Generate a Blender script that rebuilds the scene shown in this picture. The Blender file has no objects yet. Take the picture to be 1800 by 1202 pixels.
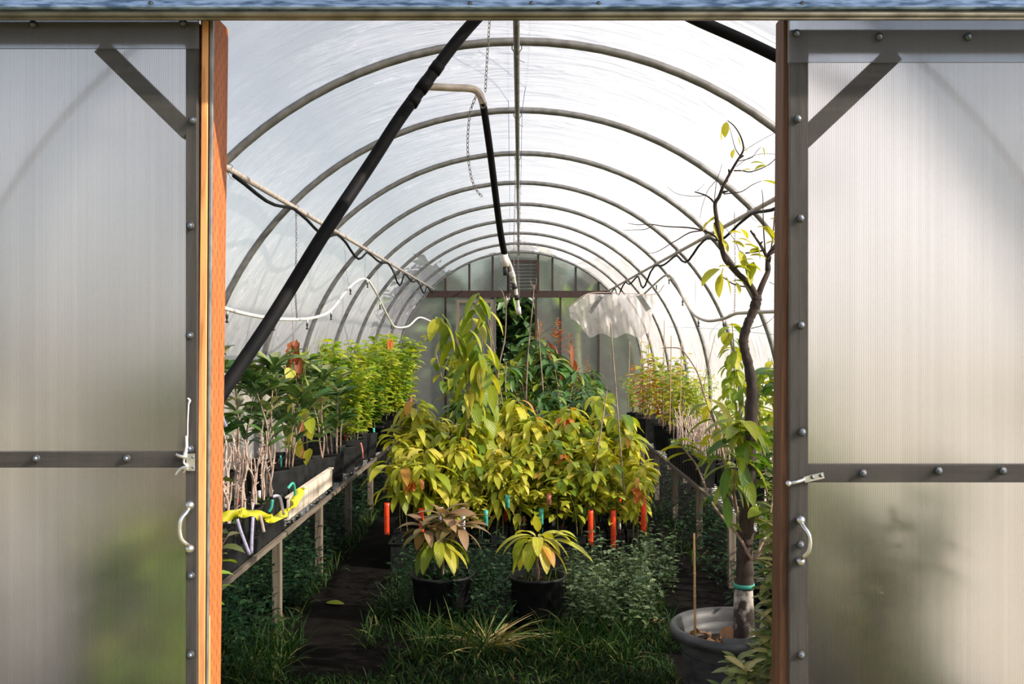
import bpy, math, random
from mathutils import Vector, Matrix, Quaternion
R = random.Random(7)
scn = bpy.context.scene
COL = scn.collection
CAM_Z = 1.5; F = 1750.0; VX = 913.0; VY = 597.0

# ---------------------------------------------------------------- camera
cam_d = bpy.data.cameras.new('camera'); cam = bpy.data.objects.new('camera', cam_d); COL.objects.link(cam)
cam.location = (0, 0, CAM_Z); cam.rotation_euler = (math.pi/2, 0, 0)
cam_d.sensor_width = 36.0; cam_d.lens = 35.0
cam_d.shift_x = -13/1800; cam_d.shift_y = -4/1800
scn.camera = cam
# ---------------------------------------------------------------- light
SUN_DIR = Vector((0.78, -0.30, 0.50)).normalized()
w = bpy.data.worlds.new('sky'); scn.world = w; w.use_nodes = True
nt = w.node_tree; nt.nodes.clear()
sky = nt.nodes.new('ShaderNodeTexSky'); sky.sky_type = 'NISHITA'; sky.sun_disc = False
sky.sun_elevation = math.radians(31); sky.sun_rotation = math.radians(111); sky.air_density = 1.0; sky.dust_density = 2.0; sky.ozone_density = 1.0
bg = nt.nodes.new('ShaderNodeBackground'); bg.inputs[1].default_value = 0.235
wo = nt.nodes.new('ShaderNodeOutputWorld')
hs = nt.nodes.new('ShaderNodeHueSaturation'); hs.inputs['Saturation'].default_value = 0.42; nt.links.new(sky.outputs[0], hs.inputs['Color']); nt.links.new(hs.outputs[0], bg.inputs[0]); nt.links.new(bg.outputs[0], wo.inputs[0])
sd = bpy.data.lights.new('sun', 'SUN'); sd.energy = 12.0; sd.angle = math.radians(0.6); sd.color = (1.0, 0.89, 0.75)
so = bpy.data.objects.new('sun', sd); COL.objects.link(so)
so.rotation_euler = SUN_DIR.to_track_quat('Z', 'Y').to_euler(); so.location = (6, -4, 8)
vs = scn.view_settings; vs.view_transform = 'Standard'; vs.look = 'None'; vs.exposure = 0.0; vs.gamma = 1.0; vs.use_curve_mapping = False

# ---------------------------------------------------------------- helpers
def P(px, py, Y):
    return Vector(((px-VX)*Y/F, Y, CAM_Z-(py-VY)*Y/F))

class MB:
    def __init__(s): s.v = []; s.f = []; s.uv = []; s.smooth = True
    def add(s, vs_, fs, uvs=None):
        b = len(s.v); s.v.extend([tuple(v) for v in vs_])
        for f in fs:
            s.f.append(tuple(b+i for i in f))
            for i in f: s.uv.append(uvs[i] if uvs else (0.0, 0.0))
    def box(s, c, size, rz=0.0, m=None):
        hx, hy, hz = [k/2 for k in size]; out = []
        for x, y, z in ((-1,-1,-1),(1,-1,-1),(1,1,-1),(-1,1,-1),(-1,-1,1),(1,-1,1),(1,1,1),(-1,1,1)):
            p = Vector((x*hx, y*hy, z*hz))
            if m is not None: p = m @ p
            elif rz: p = Matrix.Rotation(rz, 3, 'Z') @ p
            out.append(p+Vector(c))
        s.add(out, [(0,3,2,1),(4,5,6,7),(0,1,5,4),(1,2,6,5),(2,3,7,6),(3,0,4,7)]); return s
    def beam(s, p0, p1, wd, dp, side=Vector((0,1,0))):
        p0 = Vector(p0); p1 = Vector(p1); d = (p1-p0); L = d.length; d.normalize()
        a = side - d*side.dot(d); a.normalize(); b = d.cross(a)
        m = Matrix((b, a, d)).transposed()
        return s.box((p0+p1)/2, (wd, dp, L), m=m)
    def tube(s, pts, r, n=8, cap=True):
        pts = [Vector(p) for p in pts]; N = len(pts)
        if not isinstance(r, (list, tuple)): r = [r]*N
        if len(r) != N: r = [r[0]+(r[-1]-r[0])*i/(N-1) for i in range(N)]
        t = (pts[1]-pts[0]).normalized(); u = t.orthogonal().normalized(); vs_ = []; 
        for i in range(N):
            tt = (pts[min(i+1,N-1)]-pts[max(i-1,0)])
            tt = tt.normalized() if tt.length > 1e-9 else t
            u = (u-tt*u.dot(tt)).normalized(); w_ = tt.cross(u)
            for k in range(n):
                a = 2*math.pi*k/n; vs_.append(pts[i]+(u*math.cos(a)+w_*math.sin(a))*r[i])
        fs = [(i*n+k, i*n+(k+1)%n, (i+1)*n+(k+1)%n, (i+1)*n+k) for i in range(N-1) for k in range(n)]
        if cap: fs += [tuple(range(n-1,-1,-1)), tuple((N-1)*n+k for k in range(n))]
        s.add(vs_, fs); return s
    def lathe(s, prof, c=(0,0,0), n=32, wob=0.0):
        vs_ = []; c = Vector(c)
        for r, z in prof:
            for k in range(n):
                a = 2*math.pi*k/n; vs_.append(c+Vector((r*math.cos(a), r*math.sin(a), z)))
        fs = [(i*n+k, i*n+(k+1)%n, (i+1)*n+(k+1)%n, (i+1)*n+k) for i in range(len(prof)-1) for k in range(n)]
        s.add(vs_, fs); return s
    def ball(s, c, r, n=8, sz=1.0):
        return s.lathe([(max(1e-4, r*math.sin(math.pi*i/6)), -r*sz*math.cos(math.pi*i/6)) for i in range(7)], c, n)
    def leaf(s, base, d, L, W, droop=0.6, roll=0.0, seg=5, fold=0.25, pw=1.0, wave=0.0):
        d = Vector(d).normalized(); p = Vector(base); up = Vector((0,0,1))
        vs_ = []; uvs = []; st = L/seg
        side = d.cross(up)
        if side.length < 0.05: side = Vector((math.cos(roll*9), math.sin(roll*9), 0))
        side.normalize(); side = Quaternion(d, roll) @ side
        for i in range(seg+1):
            t = i/seg
            prof = math.sin(math.pi*min(1, max(0, t**pw)))**0.8 if 0 < t < 1 else 0.0
            wd = W/2*prof+0.0008*(1-t)
            nrm = side.cross(d).normalized()
            off = nrm*(fold*wd+wave*wd*math.sin(t*17))
            vs_ += [p-side*wd+off, p.copy(), p+side*wd+nrm*(fold*wd-wave*wd*math.sin(t*15+1))]
            uvs += [(0,t),(0.5,t),(1,t)]
            d = (d+Vector((0,0,-1))*droop/seg*(1.0)).normalized()
            side = (side-d*side.dot(d)).normalized()
            p = p+d*st
        fs = []
        for i in range(seg):
            a = i*3; fs += [(a,a+1,a+4,a+3),(a+1,a+2,a+5,a+4)]
        s.add(vs_, fs, uvs); return s
    def ribbon(s, pts, wd, nrm=Vector((0,-1,0)), th=0.0015):
        pts = [Vector(p) for p in pts]; N = len(pts); vs_ = []; uvs = []
        for i, p in enumerate(pts):
            t = (pts[min(i+1,N-1)]-pts[max(i-1,0)]).normalized()
            nn = nrm[i] if isinstance(nrm, list) else nrm
            sd_ = t.cross(nn).normalized(); q = sd_.cross(t).normalized()*th
            vs_ += [p-sd_*wd/2, p+sd_*wd/2, p+sd_*wd/2+q, p-sd_*wd/2+q]; uvs += [(0,i/(N-1)),(1,i/(N-1)),(1,i/(N-1)),(0,i/(N-1))]
        fs = []
        for i in range(N-1):
            for k in range(4): fs.append((i*4+k, i*4+(k+1)%4, i*4+4+(k+1)%4, i*4+4+k))
        fs += [(3,2,1,0), tuple((N-1)*4+k for k in range(4))]
        s.add(vs_, fs, uvs); return s
    def build(s, name, mat, parent=None, smooth=True, bevel=0.0):
        me = bpy.data.meshes.new(name); me.from_pydata(s.v, [], s.f)
        if s.uv:
            ul = me.uv_layers.new(name='UVMap'); ul.data.foreach_set('uv', [c for uv in s.uv for c in uv])
        if smooth: me.polygons.foreach_set('use_smooth', [True]*len(me.polygons))
        me.materials.append(mat); me.update()
        o = bpy.data.objects.new(name, me); COL.objects.link(o)
        if parent: o.parent = parent
        if bevel:
            b = o.modifiers.new('bevel', 'BEVEL'); b.width = bevel; b.segments = 2; b.limit_method = 'ANGLE'
        return o

def tag(o, label=None, cat=None, group=None, kind=None):
    if label: o['label'] = label
    if cat: o['category'] = cat
    if group: o['group'] = group
    if kind: o['kind'] = kind
    return o
def thing(name, label, cat, loc=(0,0,0), group=None):
    o = bpy.data.objects.new(name, None); COL.objects.link(o); o.location = loc; o.empty_display_size = 0.05
    return tag(o, label, cat, group)
def copy_tree(o, parent=None):
    c = o.copy(); COL.objects.link(c)
    if parent: c.parent = parent
    for ch in list(o.children): copy_tree(ch, c)
    return c
def spline(pts, k=6):
    pts = [Vector(p) for p in pts]; out = []
    ext = [2*pts[0]-pts[1]]+pts+[2*pts[-1]-pts[-2]]
    for i in range(1, len(ext)-2):
        p0,p1,p2,p3 = ext[i-1:i+3]
        for j in range(k):
            t = j/k
            out.append(0.5*((2*p1)+(p2-p0)*t+(2*p0-5*p1+4*p2-p3)*t*t+(3*p1-p0-3*p2+p3)*t**3))
    out.append(pts[-1]); return out

# ---------------------------------------------------------------- materials
def newmat(name):
    m = bpy.data.materials.new(name); m.use_nodes = True; m.node_tree.nodes.clear(); return m
def N(m, t, **kw):
    n = m.node_tree.nodes.new('ShaderNode'+t)
    for k, v in kw.items():
        if k.startswith('i_'): n.inputs[int(k[2:]) if k[2:].isdigit() else k[2:].replace('_',' ')].default_value = v
        else: setattr(n, k, v)
    return n
def L(m, a, b): m.node_tree.links.new(a, b)
def ramp(m, stops):
    n = N(m, 'ValToRGB'); e = n.color_ramp.elements
    while len(e) < len(stops): e.new(0.5)
    for el, (p, c) in zip(e, stops): el.position = p; el.color = (*c, 1)
    return n
def simple(name, c1, c2=None, rough=0.6, metal=0.0, scale=8.0, stretch=(1,1,1), bump=0.0, detail=4.0, lo=0.35, hi=0.65, spec=0.5):
    m = newmat(name); c2 = c2 or tuple(k*0.75 for k in c1)
    tc = N(m,'TexCoord'); mp = N(m,'Mapping'); mp.inputs['Scale'].default_value = stretch
    nz = N(m,'TexNoise'); nz.inputs['Scale'].default_value = scale; nz.inputs['Detail'].default_value = detail
    rp = ramp(m, [(lo, c1), (hi, c2)])
    b = N(m,'BsdfPrincipled'); b.inputs['Roughness'].default_value = rough; b.inputs['Metallic'].default_value = metal
    b.inputs['Specular IOR Level'].default_value = spec
    o = N(m,'OutputMaterial')
    L(m, tc.outputs['Object'], mp.inputs[0]); L(m, mp.outputs[0], nz.inputs['Vector']); L(m, nz.outputs[0], rp.inputs[0])
    L(m, rp.outputs[0], b.inputs['Base Color']); L(m, b.outputs[0], o.inputs[0])
    if bump:
        bp = N(m,'Bump'); bp.inputs['Strength'].default_value = bump; bp.inputs['Distance'].default_value = 0.01
        L(m, nz.outputs[0], bp.inputs['Height']); L(m, bp.outputs[0], b.inputs['Normal'])
    return m
def leafmat(name, stops, rough=0.42, trans=0.4, rib=(1.25,1.2,0.9), tint=(1.25,1.15,0.45), spec=0.4):
    m = newmat(name); g = N(m,'NewGeometry'); rp = ramp(m, stops); L(m, g.outputs['Random Per Island'], rp.inputs[0])
    uv = N(m,'UVMap'); sx = N(m,'SeparateXYZ'); L(m, uv.outputs[0], sx.inputs[0])
    a = N(m,'Math', operation='SUBTRACT'); a.inputs[1].default_value = 0.5; L(m, sx.outputs[0], a.inputs[0])
    ab = N(m,'Math', operation='ABSOLUTE'); L(m, a.outputs[0], ab.inputs[0])
    lt = N(m,'Math', operation='LESS_THAN'); lt.inputs[1].default_value = 0.035; L(m, ab.outputs[0], lt.inputs[0])
    # side veins: stripes slanting away from the midrib
    v1 = N(m,'Math', operation='MULTIPLY_ADD'); v1.inputs[1].default_value = 0.45; L(m, ab.outputs[0], v1.inputs[0])
    ng = N(m,'Math', operation='MULTIPLY'); ng.inputs[1].default_value = -1.0; L(m, sx.outputs[1], ng.inputs[0]); L(m, ng.outputs[0], v1.inputs[2])
    v2 = N(m,'Math', operation='MULTIPLY'); v2.inputs[1].default_value = 60.0; L(m, v1.outputs[0], v2.inputs[0])
    v3 = N(m,'Math', operation='SINE'); L(m, v2.outputs[0], v3.inputs[0])
    mx = N(m,'MixRGB', blend_type='MULTIPLY'); mx.inputs[0].default_value = 1.0; mx.inputs[2].default_value = (*rib,1)
    L(m, rp.outputs[0], mx.inputs[1])
    mm = N(m,'MixRGB'); L(m, lt.outputs[0], mm.inputs[0]); L(m, rp.outputs[0], mm.inputs[1]); L(m, mx.outputs[0], mm.inputs[2])
    b = N(m,'BsdfPrincipled'); b.inputs['Roughness'].default_value = rough; b.inputs['Specular IOR Level'].default_value = spec
    L(m, mm.outputs[0], b.inputs['Base Color'])
    bp = N(m,'Bump'); bp.inputs['Strength'].default_value = 0.25; bp.inputs['Distance'].default_value = 0.002
    L(m, v3.outputs[0], bp.inputs['Height']); L(m, bp.outputs[0], b.inputs['Normal'])
    tm = N(m,'MixRGB', blend_type='MULTIPLY'); tm.inputs[0].default_value = 1.0; tm.inputs[2].default_value = (*tint,1); L(m, mm.outputs[0], tm.inputs[1])
    t = N(m,'BsdfTranslucent'); L(m, tm.outputs[0], t.inputs[0])
    ms = N(m,'MixShader'); ms.inputs[0].default_value = trans; L(m, b.outputs[0], ms.inputs[1]); L(m, t.outputs[0], ms.inputs[2])
    o = N(m,'OutputMaterial'); L(m, ms.outputs[0], o.inputs[0]); return m

def filmmat(name, transp=0.44, col=(0.84,0.83,0.88), mould=True, bump=0.9):
    m = newmat(name); tc = N(m,'TexCoord')
    mp = N(m,'Mapping'); mp.inputs['Rotation'].default_value = (0.0,0.55,0.5); mp.inputs['Scale'].default_value = (1.2,5.5,2.0)
    L(m, tc.outputs['Object'], mp.inputs[0])
    nz = N(m,'TexNoise'); nz.inputs['Scale'].default_value = 1.6; nz.inputs['Detail'].default_value = 7; nz.inputs['Roughness'].default_value = 0.55; nz.inputs['Distortion'].default_value = 1.2
    L(m, mp.outputs[0], nz.inputs['Vector'])
    nd = N(m,'TexNoise'); nd.inputs['Scale'].default_value = 3.0; nd.inputs['Detail'].default_value = 9; nd.inputs['Roughness'].default_value = 0.7; L(m, tc.outputs['Object'], nd.inputs['Vector'])
    bp = N(m,'Bump'); bp.inputs['Strength'].default_value = bump; bp.inputs['Distance'].default_value = 0.09
    L(m, nz.outputs[0], bp.inputs['Height'])
    rp = ramp(m, [(0.30,tuple(k*0.86 for k in col)),(0.62,col)]); L(m, nd.outputs[0], rp.inputs[0])
    base = rp.outputs[0]
    if mould:
        sx = N(m,'SeparateXYZ'); L(m, tc.outputs['Object'], sx.inputs[0])
        mr = N(m,'MapRange'); mr.inputs['From Min'].default_value = 1.75; mr.inputs['From Max'].default_value = 1.1; L(m, sx.outputs[2], mr.inputs[0])
        nr = N(m,'MapRange'); nr.inputs['From Min'].default_value = 0.48; nr.inputs['From Max'].default_value = 0.66; L(m, nd.outputs[0], nr.inputs[0])
        mu = N(m,'Math', operation='MULTIPLY'); L(m, mr.outputs[0], mu.inputs[0]); L(m, nr.outputs[0], mu.inputs[1])
        mx = N(m,'MixRGB'); mx.inputs[2].default_value = (0.36,0.33,0.24,1); L(m, mu.outputs[0], mx.inputs[0]); L(m, rp.outputs[0], mx.inputs[1]); base = mx.outputs[0]
    d = N(m,'BsdfDiffuse'); t = N(m,'BsdfTranslucent'); L(m, base, d.inputs[0]); L(m, base, t.inputs[0])
    L(m, bp.outputs[0], d.inputs['Normal']); L(m, bp.outputs[0], t.inputs['Normal'])
    a = N(m,'MixShader'); a.inputs[0].default_value = 0.52; L(m, d.outputs[0], a.inputs[1]); L(m, t.outputs[0], a.inputs[2])
    gl = N(m,'BsdfGlossy'); gl.inputs['Roughness'].default_value = 0.35; gl.inputs['Color'].default_value = (1,1,1,1); L(m, bp.outputs[0], gl.inputs['Normal'])
    a2 = N(m,'MixShader'); a2.inputs[0].default_value = 0.06; L(m, a.outputs[0], a2.inputs[1]); L(m, gl.outputs[0], a2.inputs[2])
    tr = N(m,'BsdfTransparent'); b = N(m,'MixShader'); b.inputs[0].default_value = transp
    L(m, a2.outputs[0], b.inputs[1]); L(m, tr.outputs[0], b.inputs[2])
    o = N(m,'OutputMaterial'); L(m, b.outputs[0], o.inputs[0]); return m

def polymat(name, period=0.0068, rough=0.24, haze=0.04, tcol=(0.99,0.985,0.985)):
    m = newmat(name); tc = N(m,'TexCoord'); sx = N(m,'SeparateXYZ'); L(m, tc.outputs['Object'], sx.inputs[0])
    ml = N(m,'Math', operation='MULTIPLY'); ml.inputs[1].default_value = 2*math.pi/period; L(m, sx.outputs[0], ml.inputs[0])
    sn = N(m,'Math', operation='SINE'); L(m, ml.outputs[0], sn.inputs[0])
    # random darker flutes
    mpn = N(m,'Mapping'); mpn.inputs['Scale'].default_value = (60,0.01,0.25); L(m, tc.outputs['Object'], mpn.inputs[0])
    nz = N(m,'TexNoise'); nz.inputs['Scale'].default_value = 1.5; nz.inputs['Detail'].default_value = 3; L(m, mpn.outputs[0], nz.inputs['Vector'])
    ad = N(m,'Math', operation='MULTIPLY_ADD'); ad.inputs[1].default_value = 1.7; L(m, nz.outputs[0], ad.inputs[0]); L(m, sn.outputs[0], ad.inputs[2])
    rp = ramp(m, [(0.0,tuple(k*0.82 for k in tcol)),(1.0,tcol)])
    mr = N(m,'MapRange'); mr.inputs['From Min'].default_value = -0.2; mr.inputs['From Max'].default_value = 1.3; L(m, ad.outputs[0], mr.inputs[0]); L(m, mr.outputs[0], rp.inputs[0])
    rf = N(m,'BsdfRefraction'); rf.inputs['Roughness'].default_value = rough; rf.inputs['IOR'].default_value = 1.45; L(m, rp.outputs[0], rf.inputs[0])
    bp = N(m,'Bump'); bp.inputs['Strength'].default_value = 0.35; bp.inputs['Distance'].default_value = 0.0015; L(m, sn.outputs[0], bp.inputs['Height'])
    gl = N(m,'BsdfGlossy'); gl.inputs['Roughness'].default_value = 0.18; L(m, bp.outputs[0], gl.inputs['Normal'])
    d = N(m,'BsdfDiffuse'); d.inputs[0].default_value = (0.75,0.70,0.66,1); t = N(m,'BsdfTranslucent'); t.inputs[0].default_value = (0.85,0.85,0.88,1)
    dt = N(m,'MixShader'); dt.inputs[0].default_value = 0.65; L(m, d.outputs[0], dt.inputs[1]); L(m, t.outputs[0], dt.inputs[2])
    a = N(m,'MixShader'); a.inputs[0].default_value = haze; L(m, rf.outputs[0], a.inputs[1]); L(m, dt.outputs[0], a.inputs[2])
    lw = N(m,'LayerWeight'); lw.inputs[0].default_value = 0.12
    b = N(m,'MixShader'); L(m, lw.outputs['Fresnel'], b.inputs[0]); L(m, a.outputs[0], b.inputs[1]); L(m, gl.outputs[0], b.inputs[2])
    tr = N(m,'BsdfTransparent'); c = N(m,'MixShader'); c.inputs[0].default_value = 0.12; L(m, b.outputs[0], c.inputs[1]); L(m, tr.outputs[0], c.inputs[2])
    o = N(m,'OutputMaterial'); L(m, c.outputs[0], o.inputs[0]); return m

def woodmat(name, c1, c2, dash=False, axis='Z'):
    m = newmat(name); tc = N(m,'TexCoord'); mp = N(m,'Mapping')
    mp.inputs['Scale'].default_value = {'Z':(14,14,0.9),'X':(0.9,14,14),'Y':(14,0.9,14)}[axis]
    L(m, tc.outputs['Object'], mp.inputs[0])
    nz = N(m,'TexNoise'); nz.inputs['Scale'].default_value = 4.0; nz.inputs['Detail'].default_value = 6; nz.inputs['Distortion'].default_value = 0.8; L(m, mp.outputs[0], nz.inputs['Vector'])
    rp = ramp(m, [(0.32,c2),(0.6,c1)]); L(m, nz.outputs[0], rp.inputs[0]); base = rp.outputs[0]
    if dash:   # the rows of short incised slits pressed into treated lumber
        mb = N(m,'Mapping'); mb.inputs['Scale'].default_value = (1,1,1); L(m, tc.outputs['Object'], mb.inputs[0])
        sx = N(m,'SeparateXYZ'); L(m, mb.outputs[0], sx.inputs[0])
        ax = N(m,'Math', operation='ADD'); L(m, sx.outputs[0], ax.inputs[0]); L(m, sx.outputs[1], ax.inputs[1])
        cb = N(m,'CombineXYZ'); L(m, sx.outputs[2], cb.inputs[0]); L(m, ax.outputs[0], cb.inputs[1])
        br = N(m,'TexBrick'); br.inputs['Scale'].default_value = 1.0; br.inputs['Color1'].default_value = (0,0,0,1); br.inputs['Color2'].default_value = (0,0,0,1); br.inputs['Mortar'].default_value = (1,1,1,1)
        br.inputs['Mortar Size'].default_value = 0.0022; br.inputs['Brick Width'].default_value = 0.036; br.inputs['Row Height'].default_value = 0.024; br.inputs['Mortar Smooth'].default_value = 0.1
        # slits = mortar columns shortened: use a second sine mask across the grain
        s1 = N(m,'Math', operation='MULTIPLY'); s1.inputs[1].default_value = 2*math.pi/0.024; L(m, ax.outputs[0], s1.inputs[0])
        fl = N(m,'Math', operation='DIVIDE'); fl.inputs[1].default_value = 0.024; L(m, ax.outputs[0], fl.inputs[0])
        fr = N(m,'Math', operation='FLOOR'); L(m, fl.outputs[0], fr.inputs[0])
        md = N(m,'Math', operation='MODULO'); md.inputs[1].default_value = 2.0; L(m, fr.outputs[0], md.inputs[0])
        ab = N(m,'Math', operation='ABSOLUTE'); L(m, md.outputs[0], ab.inputs[0])
        zz = N(m,'Math', operation='MULTIPLY'); zz.inputs[1].default_value = 1/0.05; L(m, sx.outputs[2], zz.inputs[0])
        za = N(m,'Math', operation='MULTIPLY_ADD'); za.inputs[1].default_value = 0.5; L(m, ab.outputs[0], za.inputs[0]); L(m, zz.outputs[0], za.inputs[2])
        zf = N(m,'Math', operation='FRACT'); L(m, za.outputs[0], zf.inputs[0])
        z1 = N(m,'Math', operation='LESS_THAN'); z1.inputs[1].default_value = 0.42; L(m, zf.outputs[0], z1.inputs[0])
        xf = N(m,'Math', operation='FRACT'); L(m, fl.outputs[0], xf.inputs[0])
        x1 = N(m,'Math', operation='LESS_THAN'); x1.inputs[1].default_value = 0.24; L(m, xf.outputs[0], x1.inputs[0])
        mu = N(m,'Math', operation='MULTIPLY'); L(m, z1.outputs[0], mu.inputs[0]); L(m, x1.outputs[0], mu.inputs[1])
        mf = N(m,'Math', operation='MULTIPLY'); mf.inputs[1].default_value = 0.8; L(m, mu.outputs[0], mf.inputs[0])
        mx = N(m,'MixRGB'); mx.inputs[2].default_value = (c2[0]*0.4,c2[1]*0.3,c2[2]*0.3,1); L(m, mf.outputs[0], mx.inputs[0]); L(m, rp.outputs[0], mx.inputs[1]); base = mx.outputs[0]
    b = N(m,'BsdfPrincipled'); b.inputs['Roughness'].default_value = 0.7; L(m, base, b.inputs['Base Color'])
    bp = N(m,'Bump'); bp.inputs['Strength'].default_value = 0.2; bp.inputs['Distance'].default_value = 0.004; L(m, nz.outputs[0], bp.inputs['Height']); L(m, bp.outputs[0], b.inputs['Normal'])
    o = N(m,'OutputMaterial'); L(m, b.outputs[0], o.inputs[0]); return m

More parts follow.
